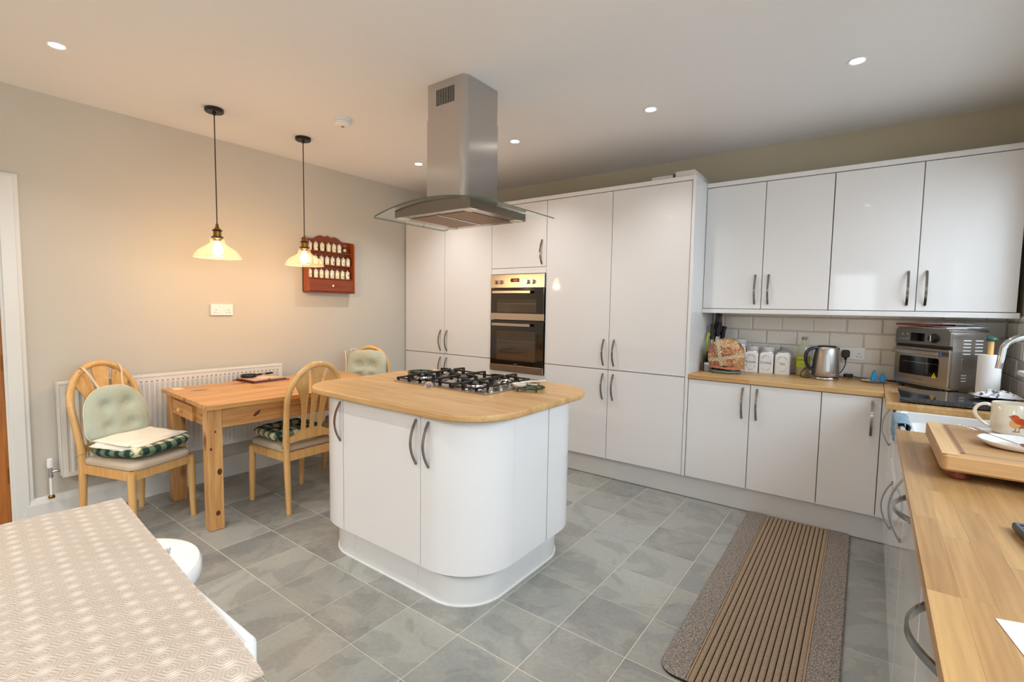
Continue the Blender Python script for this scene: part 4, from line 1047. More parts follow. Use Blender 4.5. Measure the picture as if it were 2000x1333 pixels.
def jar_mat():
    n = N('printed_white_porcelain'); tc = n.n('TexCoord'); sp = n.n('SeparateXYZ'); n.set(sp.inputs[0], tc.outputs['Object'])
    vm = n.n('VectorMath', operation='MULTIPLY_ADD'); n.set(vm.inputs[0], n.rnd()); vm.inputs[1].default_value = (9, 7, 5); n.set(vm.inputs[2], tc.outputs['Object'])
    nz = n.noise(vm.outputs[0], 95, 4, .6)
    # print only on the front (+x) of the body
    dy = n.math('ABSOLUTE', n.math('SUBTRACT', sp.outputs[1], 0.0)); dz = n.math('ABSOLUTE', n.math('SUBTRACT', sp.outputs[2], 0.026))
    m = n.math('MULTIPLY', n.math('LESS_THAN', dy, .0105), n.math('LESS_THAN', dz, .0165)); m = n.math('MULTIPLY', m, n.math('GREATER_THAN', sp.outputs[0], 0.0))
    ink = n.math('MULTIPLY', m, n.math('GREATER_THAN', nz, .56))
    hue = n.ramp(n.noise(vm.outputs[0], 40, 1), [(.35, (40, 36, 44)), (.5, (110, 60, 40)), (.62, (70, 76, 96))])
    return n.fin(n.mix(ink, (236, 226, 200), hue), .15, coat=.4)
M_jar = jar_mat()
def spice_jar(x, y, z, label):
    t = thing('spice_jar', label, 'jar', (x, y, z), 0, 'white printed spice jars in the wall rack')
    obj('body', MB().lathe([(.017, 0), (.0185, .002), (.0195, .022), (.0205, .050), (.0195, .053), (.016, .056)], (x, y, z), 12), M_jar, t)
    obj('lid', MB().lathe([(.017, .056), (.0205, .058), (.0205, .063), (.015, .069), (.007, .071), (.0048, .074), (.0062, .078), (.004, .081), (0, .082)], (x, y, z), 16), M_cream, t)
    return t
ords = ['first', 'second', 'third', 'fourth', 'fifth', 'sixth', 'seventh', 'eighth']; rown = ['top', 'middle', 'bottom']
jy = [[-1.722, -1.664, -1.602, -1.539, -1.484, -1.430], [-1.724, -1.668, -1.610, -1.555, -1.500, -1.442, -1.388, -1.338], [-1.724, -1.666, -1.612, -1.558, -1.505, -1.452, -1.398, -1.344]]
pj = None
for r in range(3):
    for k, y in enumerate(jy[r]):
        lb = 'white printed spice jar, %s from the left on the %s shelf of the wall rack' % (ords[k], rown[r])
        if pj is None: pj = spice_jar(.050, y, shz[r] + .0003, lb)
        else: dup(pj, (.050, y, shz[r] + .0003), lb)
t = thing('spice_bottle', 'small dark bottle with a red cap at the right end of the top rack shelf', 'bottle', (.05, -1.372, shz[0] + .0003))
obj('body', MB().lathe([(.014, 0), (.0145, .002), (.0145, .052), (.010, .058)], (.05, -1.372, shz[0] + .0003), 16), P('brown_spice_glass', (46, 34, 26), .1), t)
obj('label_band', MB().lathe([(.0148, .014), (.0148, .042)], (.05, -1.372, shz[0]), 16), P('pale_label', (190, 188, 168), .5), t)
obj('cap', MB().lathe([(.0150, .058), (.0150, .074), (.013, .076)], (.05, -1.372, shz[0]), 16), P('red_cap', (196, 52, 28), .4), t)

# ------------------------------------------------------------------ rug
rg = thing('kitchen_runner', 'grey-brown runner with beige ribbed centre stripes and dark lines on the floor', 'rug', (3.72, -1.5, .0), radians(.6))
def rugmat(name, c1, c2, sc=260):
    n = N(name); v = n.coord(); w = n.noise(v, sc, 4, .7); n.bump(w, .9, .006); return n.fin(n.mix(n.ramp(w, [(.38, (0, 0, 0)), (.62, (1, 1, 1))]), c1, c2), .95, spec=.1)
M_rg = rugmat('grey_brown_pile', (92, 84, 80), (196, 184, 172), 170); M_rb = rugmat('beige_loop_rib', (150, 128, 106), (206, 182, 154), 330); M_rk = P('black_rug_line', (30, 26, 24), .95)
xa, xb, ya, yb = -.283, .283, -.86, .945
obj('backing', MB().prism(rrect(xa, xb, ya, yb, (.07, .07, .02, .02), 6), .0004, .005, bev=.001), M_rk, rg, local=True)
c0, c1 = -.172, .172; npz = 15
for (a, b, rr) in ((xa + .002, c0 - .004, (.06, .002, .002, .018)), (c1 + .004, xb - .002, (.002, .06, .018, .002))):
    obj('pile_band', MB().prism(rrect(a, b, ya + .003, yb - .004, rr, 6), .005, .0125, bev=.003), M_rg, rg, local=True)
for k in range(npz):
    w = (c1 - c0) / npz; x = c0 + w * (k + .5); hw = w * .5 - .0021; pts = []
    mb = MB(); pr_ = [(x - hw, .004), (x - hw, .0085), (x - hw * .55, .0115), (x + hw * .55, .0115), (x + hw, .0085), (x + hw, .004)]
    mb.prism(pr_, ya + .006, yb - .006, axis='y'); obj('rib', mb, M_rb, rg, local=True)
for x in (c0 - .002, c1 + .002): obj('edge_cord', MB().tube([(x, ya + .004, .010), (x, yb - .006, .010)], .0032, 6), P('beige_cord', (176, 150, 120), .9), rg, local=True)
# fuzzy edges and tufts of the pile
mb = MB(); rr_ = random.Random(4)
def blade(x, y, z, dx, dy, dz, w):
    k = len(mb.v); px, py = -dy, dx; l = sqrt(px * px + py * py) + 1e-6; px, py = px / l * w, py / l * w
    mb.v += [(x - px, y - py, z), (x + px, y + py, z), (x + dx, y + dy, z + dz)]; mb.f.append([k, k + 1, k + 2])
for i in range(22000):
    s_ = rr_.random() < .5; x = rr_.uniform(xa + .004, c0 - .006) if s_ else rr_.uniform(c1 + .006, xb - .004); y = rr_.uniform(ya + .03, yb - .01)
    a = rr_.uniform(0, 2 * pi); L_ = rr_.uniform(.001, .0035); blade(x, y, .0115, L_ * cos(a), L_ * sin(a) - .001, rr_.uniform(.0015, .0045), .0007)
for i in range(4200):
    y = rr_.uniform(ya + .05, yb - .02); s_ = rr_.random() < .5
    blade((xa + .003) if s_ else (xb - .003), y, rr_.uniform(.006, .011), (-1 if s_ else 1) * rr_.uniform(.002, .009), rr_.uniform(-.004, .004), rr_.uniform(-.003, .002), .0009)
obj('pile_tufts', mb, M_rg, rg, local=True, ang=0, kind='stuff', flip=False)

# ------------------------------------------------------------------ things on the back worktop
ZW = .9102
t = thing('knife_block', 'knives standing in a dark block in the corner beside the tall end panel', 'knife block', (3.065, -.17, ZW))
obj('block', MB().box(3.03, 3.105, -.235, -.10, ZW, ZW + .135, .004), M_black, t)
def knife(x, y, ang, z0, L, col, lab, tilt=0.0, wd=.0165):
    k = thing('knife', lab, 'knife', (x, y, z0), 0, 'knives in the block')
    Mx = Matrix.Translation((x, y, z0)) @ Matrix.Rotation(ang, 4, 'Y') @ Matrix.Rotation(tilt, 4, 'X')
    obj('handle', MB().tube([(0, 0, .02), (0, 0, .02 + L * .35), (.002, 0, .02 + L * .7), (.004, 0, .02 + L)], [wd * .8, wd, wd * .8, wd * 1.05], 8).xf(Mx), col, k)
    obj('blade', MB().box(-.009, .009, -.0008, .0008, -.09, .02).xf(Mx), M_chrome, k)
knife(3.062, -.150, .05, ZW + .28, .135, M_black, 'tallest black-handled knife in the corner block')
knife(3.090, -.125, -.09, ZW + .27, .140, P('brown_knife_handle', (76, 48, 32), .4), 'brown wooden-handled knife in the corner block')
knife(3.046, -.20, .0, ZW + .21, .12, P('dark_brown_handle', (44, 32, 22), .4), 'dark brown short-handled knife in the block, just behind the cosy')
knife(3.080, -.185, .10, ZW + .235, .11, M_black, 'black knife with a slim steel collar, middle of the block')
knife(3.105, -.14, .10, ZW + .20, .115, M_black, 'lowest black knife handle at the right of the block')
k = thing('kitchen_scissors', 'lime green handled kitchen tool leaning against the tall end panel', 'scissors', (3.025, -.235, ZW + .13))
obj('handle', MB().tube(smooth([(3.022, -.237, 1.02), (3.026, -.238, 1.07), (3.023, -.238, 1.13), (3.027, -.237, 1.175), (3.034, -.236, 1.19), (3.040, -.236, 1.17)]), smr([.006, .008, .009, .008, .006, .004]), 8), P('lime_plastic', (176, 190, 40), .35), k)
obj('shaft', MB().tube([(3.034, -.236, .92), (3.026, -.237, 1.05)], .008, 8), M_black, k)
# little wooden figure, small jar
t = thing('wooden_ornament', 'tiny carved wooden ornament beside the tall end panel on the worktop', 'ornament', (3.022, -.34, ZW))
obj('figure', MB().lathe([(.012, 0), (.013, .008), (.007, .018), (.010, .034), (.006, .048), (.008, .058), (.003, .068)], (3.022, -.34, ZW), 10, squash=(.8, 1.2)), P('carved_brown', (112, 74, 44), .5, var=.3, vs=90), t)
t = thing('glass_jar', 'small lidded glass jar left of the patterned tea cosy', 'jar', (3.062, -.335, ZW))
obj('body', MB().lathe([(.026, 0), (.030, .006), (.030, .045), (.027, .052)], (3.062, -.335, ZW), 20), P('grey_glass', (150, 146, 150), .1, var=.3, vs=60), t)
obj('lid', MB().lathe([(.028, .052), (.028, .062), (.022, .066)], (3.062, -.335, ZW), 20), P('pale_blue_lid', (206, 214, 226), .3), t)
tv = trivet('pale green metal trivet under the teapot on the back worktop', 3.190, -.345, ZW - .0002, .105, .1, P('pale_verdigris', (120, 140, 134), .3, .2), .013)
# tea cosy over a teapot
def cosy_mat():
    n = N('patchwork_tapestry'); v = n.coord((1, 1, 1), rot=(0, radians(12), 0)); sp = n.n('SeparateXYZ'); n.set(sp.inputs[0], v)
    vo = n.n('TexVoronoi', feature='F1', distance='MANHATTAN'); n.set(vo.inputs['Vector'], v); vo.inputs['Scale'].default_value = 17
    sq = n.ramp(n.n('SeparateColor', i_Color=vo.outputs['Color']).outputs[0], [(0, (158, 92, 72)), (.2, (190, 146, 92)), (.38, (132, 66, 56)), (.54, (92, 100, 96)), (.7, (176, 112, 84)), (.84, (206, 176, 128))], 'CONSTANT')
    nz = n.noise(v, 95, 3, .7); col = n.mix(.5, sq, n.ramp(nz, [(.40, (60, 34, 32)), (.48, (176, 104, 80)), (.55, (206, 160, 112)), (.62, (226, 204, 156))]))
    def band(c, w): return n.math('LESS_THAN', n.math('ABSOLUTE', c), w)
    bd = n.math('MAXIMUM', band(n.math('ADD', sp.outputs[0], .004), .0135), band(n.math('SUBTRACT', sp.outputs[2], .085), .0115))
    ck = n.n('TexChecker'); n.set(ck.inputs[0], v); ck.inputs['Scale'].default_value = 105; ck.inputs[1].default_value = lin((226, 206, 166)); ck.inputs[2].default_value = lin((60, 44, 40))
    n.bump(nz, .5, .004)
    return n.fin(n.mix(bd, col, n.mix(.35, ck.outputs[0], (226, 206, 166))), .9)
t = thing('tea_cosy', 'rust patchwork tea cosy covering a teapot on the back worktop trivet', 'tea cosy', (3.185, -.335, .9345))
def cf(u, v_):
    a = 2 * pi * u; h = v_; prof = [(0, .112), (.15, .124), (.4, .130), (.65, .120), (.82, .092), (.93, .055), (1, .0)]
    for (h0, r0), (h1, r1) in zip(prof, prof[1:]):
        if h <= h1 + 1e-9: r = r0 + (r1 - r0) * (h - h0) / (h1 - h0); break
    r *= 1 + .05 * noise.noise(Vector((cos(a) * 2, sin(a) * 2, h * 3))); x, y = r * cos(a), r * sin(a) * .55
    return (x, y, .018 + h * .215 - (.012 * (1 - h)) * cos(a * 3) + .006 * noise.noise(Vector((x * 20, y * 20, h * 4))))
obj('quilted_cover', MB().grid(lambda u, v_: cf(u, v_), 56, 30, cu=True), cosy_mat(), t, local=True, ang=80)
obj('frill', MB().grid(lambda u, v_: ((.108 + .016 * v_) * cos(2 * pi * u) * (1 + .06 * sin(2 * pi * u * 18) * v_), (.062 + .014 * v_) * sin(2 * pi * u) * (1 + .06 * sin(2 * pi * u * 18) * v_), .030 - .020 * v_ + .004 * cos(6 * pi * u)), 120, 3, cu=True), P('rust_binding', (176, 108, 78), .9, var=.3, vs=80), t, local=True, ang=60)
obj('teapot_base', MB().lathe([(.040, 0), (.052, .004), (.066, .020), (.070, .03)], (0, 0, 0), 24), M_black, t, local=True)
# canisters
def canister(x, y, w, h, txt, lab, lid=0, hl=.042):
    t = thing('storage_canister', lab, 'canister', (x, y, ZW), 0, 'white milk-glass storage canisters')
    body = MB(); a = w / 2; prof = [(a * .97, 0), (a, .004), (a, h * .80), (a * .97, h * .88), (a * .84, h * .94), (a * .80, h)]
    vs, fs = [], []; rings = []
    for q, z in prof:
        ol = rrect(-q, q, -q, q, q * (.22 if z < h * .9 else .8), 5); rings.append([(x + p[0], y + p[1], ZW + z) for p in ol])
    n_ = len(rings[0]); vs = [p for r in rings for p in r]
    for l in range(len(rings) - 1):
        for k in range(n_): fs.append((l * n_ + k, l * n_ + (k + 1) % n_, l * n_ + n_ + (k + 1) % n_, l * n_ + n_ + k))
    fs += [tuple(range(n_))[::-1], tuple((len(rings) - 1) * n_ + k for k in range(n_))]
    obj('body', MB().add(vs, fs), M_ceramic, t)
    if lid == 0: obj('lid', MB().lathe([(a * .84, h - .004), (a * .92, h + .002), (a * .95, h + .010), (a * .95, h + hl * .55), (a * .88, h + hl * .75), (a * .70, h + hl * .80), (0, h + hl * .82)], (x, y, ZW), 32), P('grey_white_lid', (206, 204, 202), .2), t)
    else: obj('lid', MB().lathe([(a * .80, h - .004), (a * .90, h + .003), (a * .88, h + .012), (a * .55, h + .018), (a * .60, h + .028), (a * .45, h + .036), (0, h + .037)], (x, y, ZW), 16), P('clear_grey_stopper', (150, 152, 154), .06), t, ang=15)
    if txt:
        ink = P('grey_brown_print', (96, 92, 88), .5); gold = P('gold_print', (176, 150, 110), .5)
        obj('lettering', text_mb(txt, .0215, frontal(x, y - a - .0006, ZW + h * .47)), ink, t, ang=0)
        mb = MB(); mg = MB(); rq = random.Random(len(txt) * 7)
        for k in range(20):
            an = 2 * pi * k / 20 + .1; ex, ez = .034 * cos(an) * (w / .1), .056 * sin(an)
            if abs(an % pi) < .12: continue
            dst = mg if sin(an) > .5 else mb; s1 = .0018 + rq.random() * .0028
            dst.prism([(x + ex + s1 * cos(b + an) * 1.4, ZW + h * .47 + ez + s1 * .8 * sin(b + an)) for b in [2 * pi * q / 6 for q in range(6)]], y - a - .0012, y - a + .0002, axis='y')
        obj('printed_wreath', mb, P('faded_print', (172, 168, 158), .5), t, ang=0, kind='stuff'); obj('printed_blossom', mg, gold, t, ang=0, kind='stuff')
    return t
canister(3.222, -.095, .112, .205, '', 'tallest white storage canister, half hidden behind the tea cosy', 0, .045)
canister(3.320, -.110, .094, .160, 'SUGAR', 'white storage canister lettered SUGAR')
canister(3.421, -.110, .094, .160, 'COFFEE', 'white storage canister lettered COFFEE')
canister(3.526, -.110, .098, .160, 'TEA', 'white storage canister lettered TEA with a clear stopper', 1)
# squash bottle
t = thing('cordial_bottle', 'part-full clear bottle of yellow cordial behind the kettle', 'bottle', (3.648, -.085, ZW))
bx_, by_ = 3.648, -.085
mbb = MB().lathe([(.040, 0), (.044, .006), (.044, .150), (.042, .170), (.030, .215), (.016, .240), (.0135, .250), (.0135, .262)], (bx_, by_, ZW), 28)
obj('bottle_body', mbb, glassy('clear_green_plastic', (.90, .92, .82), 1, .22), t, ang=50)
obj('cordial', MB().lathe([(.038, .003), (.0425, .008), (.0425, .058), (0, .058)], (bx_, by_, ZW), 24), P('yellow_cordial', (190, 160, 30), .2), t)
lbm = MB().lathe([(.0448, .060), (.0448, .138)], (bx_, by_, ZW), 28); lbm.f = [f for f in lbm.f if len(f) == 4]
lb = obj('label', lbm, P('lime_label', (206, 214, 48), .4), t)
obj('label_print', text_mb('LEMON', .0185, frontal(bx_ + .002, by_ - .0462, ZW + .112)), P('dark_green_print', (30, 80, 60), .5), lb, ang=0)
obj('label_band', MB().box(bx_ - .022, bx_ + .026, by_ - .0470, by_ - .0455, ZW + .074, ZW + .094, .0004), P('pale_green_band', (150, 190, 130), .5), lb)
obj('cap', MB().lathe([(.0155, .254), (.0160, .257), (.0160, .272), (.0145, .275)], (bx_, by_, ZW), 20), P('grey_cap', (140, 140, 132), .4), t)
# kettle
kx, ky = 3.795, -.215
t = thing('electric_kettle', 'brushed steel electric kettle with a dark handle on the back worktop', 'kettle', (kx, ky, ZW))
obj('power_base', MB().lathe([(.070, 0), (.076, .003), (.077, .012), (.074, .018)], (kx, ky, ZW), 36), M_chrome, t)
obj('dark_band', MB().lathe([(.0745, .018), (.0765, .020), (.0765, .025)], (kx, ky, ZW), 36), M_black, t)
obj('body', MB().lathe([(.0765, .025), (.0780, .030), (.0770, .060), (.0745, .110), (.0690, .165), (.0640, .200), (.0600, .214), (.0540, .222)], (kx, ky, ZW), 48), steel('brushed_kettle_steel', (178, 172, 166), .36, (3, 3, 300)), t)
obj('lid', MB().lathe([(.0560, .218), (.0560, .225), (.0500, .230), (.0300, .232), (0, .233)], (kx, ky, ZW), 36), P('dark_steel_lid', (92, 90, 90), .2, 1.0), t)
hd_ = Vector((-.80, -.60, 0)).normalized() * 1.0
hd_ = Vector((-.86, -.51, 0)); hd_.normalize()
def kp(d, z): return (kx + hd_.x * d, ky + hd_.y * d, ZW + z)
obj('handle', MB().tube(smooth([kp(.050, .214), kp(.075, .212), kp(.104, .205), kp(.128, .182), kp(.134, .150), kp(.130, .118), kp(.116, .088), kp(.096, .070), kp(.074, .066)]), smr([.009, .010, .0105, .011, .011, .0105, .0105, .010, .009]), 12), M_navy, t)
obj('handle_spine', MB().tube([kp(.060, .206), kp(.072, .150), kp(.078, .09), kp(.080, .03)], .0105, 8), M_black, t)
gw = Matrix.Translation((kx, ky, ZW)) @ Matrix.Rotation(radians(12), 4, 'Z')
tl = [(.006 * 0 + .0115 * cos(a), .118 + (.050 if sin(a) >= 0 else -.050) + .0115 * sin(a)) for a in [2 * pi * k / 24 for k in range(24)]]
wmb = MB()
lay = []
for off, s_ in ((.0005, 1.0), (.0035, .92)):
    for (px_, pz_) in tl:
        zz = .118 + (pz_ - .118) * s_; rad = .0770 - (.0085 * max(0, (zz - .06)) / .105) + off
        xx = px_ * s_; lay.append((xx, -sqrt(max(0, rad * rad - xx * xx)), zz))
n_ = 24; wmb.add([gw @ Vector(p) for p in lay], [(k, (k + 1) % n_, n_ + (k + 1) % n_, n_ + k) for k in range(n_)] + [tuple(n_ + k for k in range(n_))])
wd_ = obj('water_window', wmb, P('pale_window_plastic', (208, 218, 224), .15), t)
obj('spout', MB().prism([(-.016, 0), (.016, 0), (.0, .030)], -.012, .012).xf(Matrix.Translation((kx, ky, ZW + .205)) @ Matrix.Rotation(math.atan2(-hd_.y, -hd_.x) - pi / 2, 4, 'Z') @ Matrix.Translation((0, .050, 0))), M_chrome, t)
obj('badge_text', text_mb('Russell', .011, gw @ Matrix.Translation((.034, -.0700, .042)) @ Matrix.Rotation(radians(26), 4, 'Z') @ Matrix.Rotation(pi / 2, 4, 'X')), P('badge_white', (225, 225, 225), .3), t, ang=0)
o = obj('kettle_flex', MB().tube(smooth([(kx - .084, ky + .01, ZW + .005), (3.700, -.205, ZW + .004), (3.680, -.225, ZW + .004), (3.650, -.215, ZW + .008), (3.655, -.20, ZW + .040), (3.685, -.18, ZW + .070), (3.72, -.17, ZW + .072), (3.76, -.12, ZW + .05), (3.83, -.10, ZW + .02), (3.872, -.07, ZW + .04), (3.895, -.045, ZW + .09), (3.898, -.032, ZW + .13)]), .0032, 8), M_black); tag(o, 'thin black kettle flex looping on the worktop beside the cordial bottle', 'cable')
t = thing('mains_plug', 'black plug pushed into the splashback socket beside the kettle', 'plug', (3.893, -.035, 1.045), 0, 'black mains plugs')
obj('plug_body', MB().prism(rrect(3.872, 3.918, 1.052, 1.106, .014, 5), -.062, -.024, axis='y', bev=.004), M_black, t)
obj('strain_relief', MB().tube([(3.895, -.042, 1.055), (3.897, -.040, 1.035)], [.008, .005], 8), M_black, t)
t = thing('mains_plug', 'black plug lying loose on the worktop left of the butterfly plate', 'plug', (3.925, -.07, ZW), 0, 'black mains plugs')
obj('plug_body', MB().prism(rrect(3.890, 3.945, -.095, -.048, .012, 5), ZW + .012, ZW + .034, bev=.004), M_black, t)
for dx_, dy_ in ((.010, -.02), (.010, .02), (.030, 0)): obj('pin', MB().box(3.895 + dx_, 3.901 + dx_, -.0745 + dy_, -.0685 + dy_, ZW + .0003, ZW + .013), M_brass, t)
o = obj('appliance_flex', MB().tube([(3.945, -.07, ZW + .020), (3.975, -.066, ZW + .014), (4.05, -.045, ZW + .008), (4.14, -.03, ZW + .006), (4.20, -.028, ZW + .006)], .0034, 8), M_black); tag(o, 'black flex running from the loose plug to the mini oven', 'cable')
# plate with blue shapes
t = thing('side_plate', 'white rimmed side plate beside the mini oven, holding blue plastic shapes', 'plate', (4.060, -.150, ZW))
obj('dish', MB().lathe([(.040, 0), (.046, .003), (.070, .010), (.0725, .0125), (.068, .012), (.044, .006), (0, .005)], (4.060, -.150, ZW), 40), M_cream, t)
def fin(x, y, w, h, lab, rz):
    t = thing('blue_clip', lab, 'clip', (x, y, ZW + .0075), rz, 'blue plastic shapes on the side plate')
    poly = [(-w / 2, 0), (w / 2, 0), (w * .46, h * .45), (w * .20, h * .86), (.0, h), (-w * .22, h * .84), (-w * .46, h * .4)]
    obj('shell', MB().prism(poly, -.012, .012, axis='y', bev=.003), P('sky_blue_plastic', (64, 150, 204), .35), t, local=True)
    obj('base', MB().box(-w / 2 - .002, w / 2 + .002, -.014, .014, 0, .005, .001), P('deep_blue_plastic', (38, 92, 160), .4), t, local=True)
fin(4.060, -.160, .034, .072, 'larger light blue plastic shape on the side plate', .5); fin(4.104, -.155, .028, .056, 'smaller light blue plastic shape on the side plate, nearest the mini oven', .7)
# mini oven
mo = thing('mini_oven', 'stainless steel countertop air-fryer oven in the back right corner', 'oven', (4.385, -.19, ZW), radians(0))
x0, x1, y0, y1, z0, z1 = 4.140, 4.600, -.330, -.060, ZW + .022, 1.268
# front plane slightly turned: modelled square, placed by rotation of the root
mo.rotation_euler = (0, 0, radians(-51)); mo.location = (4.366, -.242, ZW)
lx0, lx1, ly0_, ly1_ = -.184, .184, -.115, .115; b0, b1 = .022, .368
obj('casing', MB().prism(rrect(lx0, lx1, b0, b1, (.008, .008, .03, .03), 5), ly0_ + .012, ly1_, axis='y'), steel('mini_oven_steel', (186, 184, 182), .25, (3, 300, 3)), mo, local=True)
pn = obj('control_fascia', MB().prism(rrect(lx0 - .002, lx1 + .002, .270, b1, (.004, .004, .028, .028), 5), ly0_ - .006, ly0_ + .012, axis='y', bev=.002), steel('fascia_steel', (140, 136, 132), .3, (3, 300, 3)), mo, local=True)
obj('display', MB().box(-.075, .022, ly0_ - .0075, ly0_ - .004, .288, .338, .001), M_blackglass, pn, local=True)
for (x, z, r) in ((-.135, .328, .010), (-.102, .330, .010), (-.146, .298, .0062), (-.128, .298, .0062), (-.110, .298, .0062), (-.092, .298, .0062)):
    obj('button', MB().lathe([(r, 0), (r, -.003), (r * .8, -.0045)], (x, ly0_ - .006, z), 16, 'y'), M_chrome, pn, local=True)
kn = obj('dial', MB().lathe([(.028, 0), (.028, -.004), (.022, -.006), (.021, -.022), (.018, -.024)], (.085, ly0_ - .006, .312), 28, 'y'), M_black, pn, local=True)
obj('dial_pointer', MB().box(.080, .090, ly0_ - .034, ly0_ - .029, .293, .331, .002), M_chrome, pn, local=True)
obj('gap_strip', MB().box(lx0, lx1, ly0_ + .002, ly0_ + .014, .246, .268), M_black, mo, local=True)
dd = obj('oven_door', MB().box(lx0, lx1, ly0_ - .004, ly0_ + .012, .034, .252, .003), steel('door_steel', (178, 168, 156), .28, (3, 300, 3)), mo, local=True)
obj('oven_window', MB().prism(rrect(-.145, .122, .085, .196, .012, 4), ly0_ - .0055, ly0_ - .003, axis='y'), M_blackglass, dd, local=True)
obj('oven_handle', MB().box(-.166, .150, ly0_ - .040, ly0_ - .026, .212, .236, .003).box(-.15, -.135, ly0_ - .028, ly0_ - .002, .216, .232).box(.12, .135, ly0_ - .028, ly0_ - .002, .216, .232), M_steelx, dd, local=True)
obj('handle_cap', MB().box(.150, .160, ly0_ - .041, ly0_ - .025, .211, .237, .002), P('blue_grey_cap', (70, 84, 116), .3, .6), dd, local=True)
obj('warning_sticker', MB().prism([(.082, .083), (.114, .083), (.098, .112)], ly0_ - .0064, ly0_ - .0054, axis='y'), P('yellow_sticker', (232, 208, 30), .4), dd, local=True)
obj('sticker_mark', MB().box(.0965, .0995, ly0_ - .0070, ly0_ - .0062, .088, .102), M_black, dd, local=True)
obj('door_lettering', text_mb('CUISINART', .013, Matrix.Translation((-.01, ly0_ - .0046, .060)) @ Matrix.Rotation(pi / 2, 4, 'X')), P('engraved_grey', (120, 104, 88), .4), dd, local=True, ang=0)
obj('inner_rack', MB().box(-.12, .115, ly0_ - .0062, ly0_ - .0054, .160, .1625), M_chrome, dd, local=True)
mb = MB()
for cx_ in (-.02, .05):
    for k in range(5): mb.box(lx1 - .0005, lx1 + .0012, cx_ - .022, cx_ + .022, .228 + k * .019, .2335 + k * .019)
for k in range(3): mb.box(lx1 - .0005, lx1 + .0012, -.042, -.012, .075 + k * .016, .080 + k * .016)
obj('side_vent', mb, P('bright_vent', (236, 238, 240), .3), mo, local=True, kind='stuff')
obj('side_recess', MB().prism(rrect(-.045, .03, .12, .205, .012, 4), lx1 - .001, lx1 + .0015, axis='x'), M_steelx, mo, local=True)
for sx_ in (-.15, .15):
    for sy_ in (-.09, .09): obj('foot', MB().lathe([(.014, 0), (.012, .024)], (sx_, sy_, .0003), 14), M_black, mo, local=True)
obj('crumb_tray', MB().box(-.15, .15, ly0_, ly0_ + .1, .012, .024, .002), M_black, mo, local=True)
# papers and books stacked on the mini oven
def sheet(lab, x, y, z, w, d, th, rz, col, name='magazine', cat='magazine'):
    def f(u, v_): return ((u - .5) * w, (v_ - .5) * d, th / 2)
    mb = MB(); nu = 10
    for s_, zz in ((1, th), (-1, 0)):
        pass
    mb.grid(lambda u, v_: ((u - .5) * w, (v_ - .5) * d, th + .0012 * sin(u * 7 + v_ * 3)), nu, nu); mb.grid(lambda u, v_: ((u - .5) * w, (v_ - .5) * d, .0012 * sin(u * 7 + v_ * 3)), nu, nu)
    N2 = nu * nu; per = [i * nu for i in range(nu)] + [(nu - 1) * nu + j for j in range(1, nu)] + [i * nu + nu - 1 for i in range(nu - 2, -1, -1)] + list(range(nu - 2, 0, -1))
    mb.f += [[per[i], per[(i + 1) % len(per)], N2 + per[(i + 1) % len(per)], N2 + per[i]] for i in range(len(per))]
    o = obj(name, mb, col, None, local=True, ang=30); o.location = (x, y, z); o.rotation_euler = (0, 0, rz); tag(o, lab, cat, 'papers and magazines piled on the mini oven'); return o
zb = ZW + .3690
sheet('lowest magazine of the pile on the mini oven, pale grey pages', 4.35, -.235, zb, .30, .19, .006, radians(-50), P('page_grey', (196, 190, 184), .7, var=.15, vs=40))
sheet('white papers at the right side of the mini oven top', 4.455, -.225, zb + .0076, .20, .20, .005, radians(-20), P('paper_white', (232, 234, 240), .7))
sheet('red-covered book near the top of the pile on the mini oven', 4.29, -.205, zb + .0142, .22, .17, .010, radians(-44), P('dark_red_cover', (140, 44, 38), .4), 'book', 'book')
sheet('magazine with a pale cover on the very top of the mini oven pile', 4.34, -.245, zb + .0266, .26, .19, .003, radians(-48), P('cover_mix', (206, 196, 186), .4, var=.35, vs=18))
# kitchen roll
t = thing('kitchen_roll', 'white paper roll on a wooden holder with a green knob beside the mini oven', 'paper roll', (4.552, -.470, ZW))
cx_, cy_ = 4.552, -.470
obj('holder_base', MB().lathe([(.060, 0), (.064, .004), (.062, .014), (.05, .018)], (cx_, cy_, ZW + .0), 30), P('green_painted_wood', (26, 92, 76), .3), t)
obj('paper', MB().lathe([(.020, .019), (.048, .019), (.0485, .022), (.0485, .236), (.048, .238), (.020, .238)], (cx_, cy_, ZW), 40), P('soft_paper', (232, 230, 228), .9, bump=.4, vs=120), t)
obj('dowel', MB().lathe([(.0125, .018), (.0125, .312)], (cx_, cy_, ZW), 16), M_beech, t)
obj('knob', MB().lathe([(.010, .310), (.022, .314), (.028, .322), (.026, .331), (.014, .337), (0, .338)], (cx_, cy_, ZW), 28), P('green_painted_wood', (26, 92, 76), .3), t)
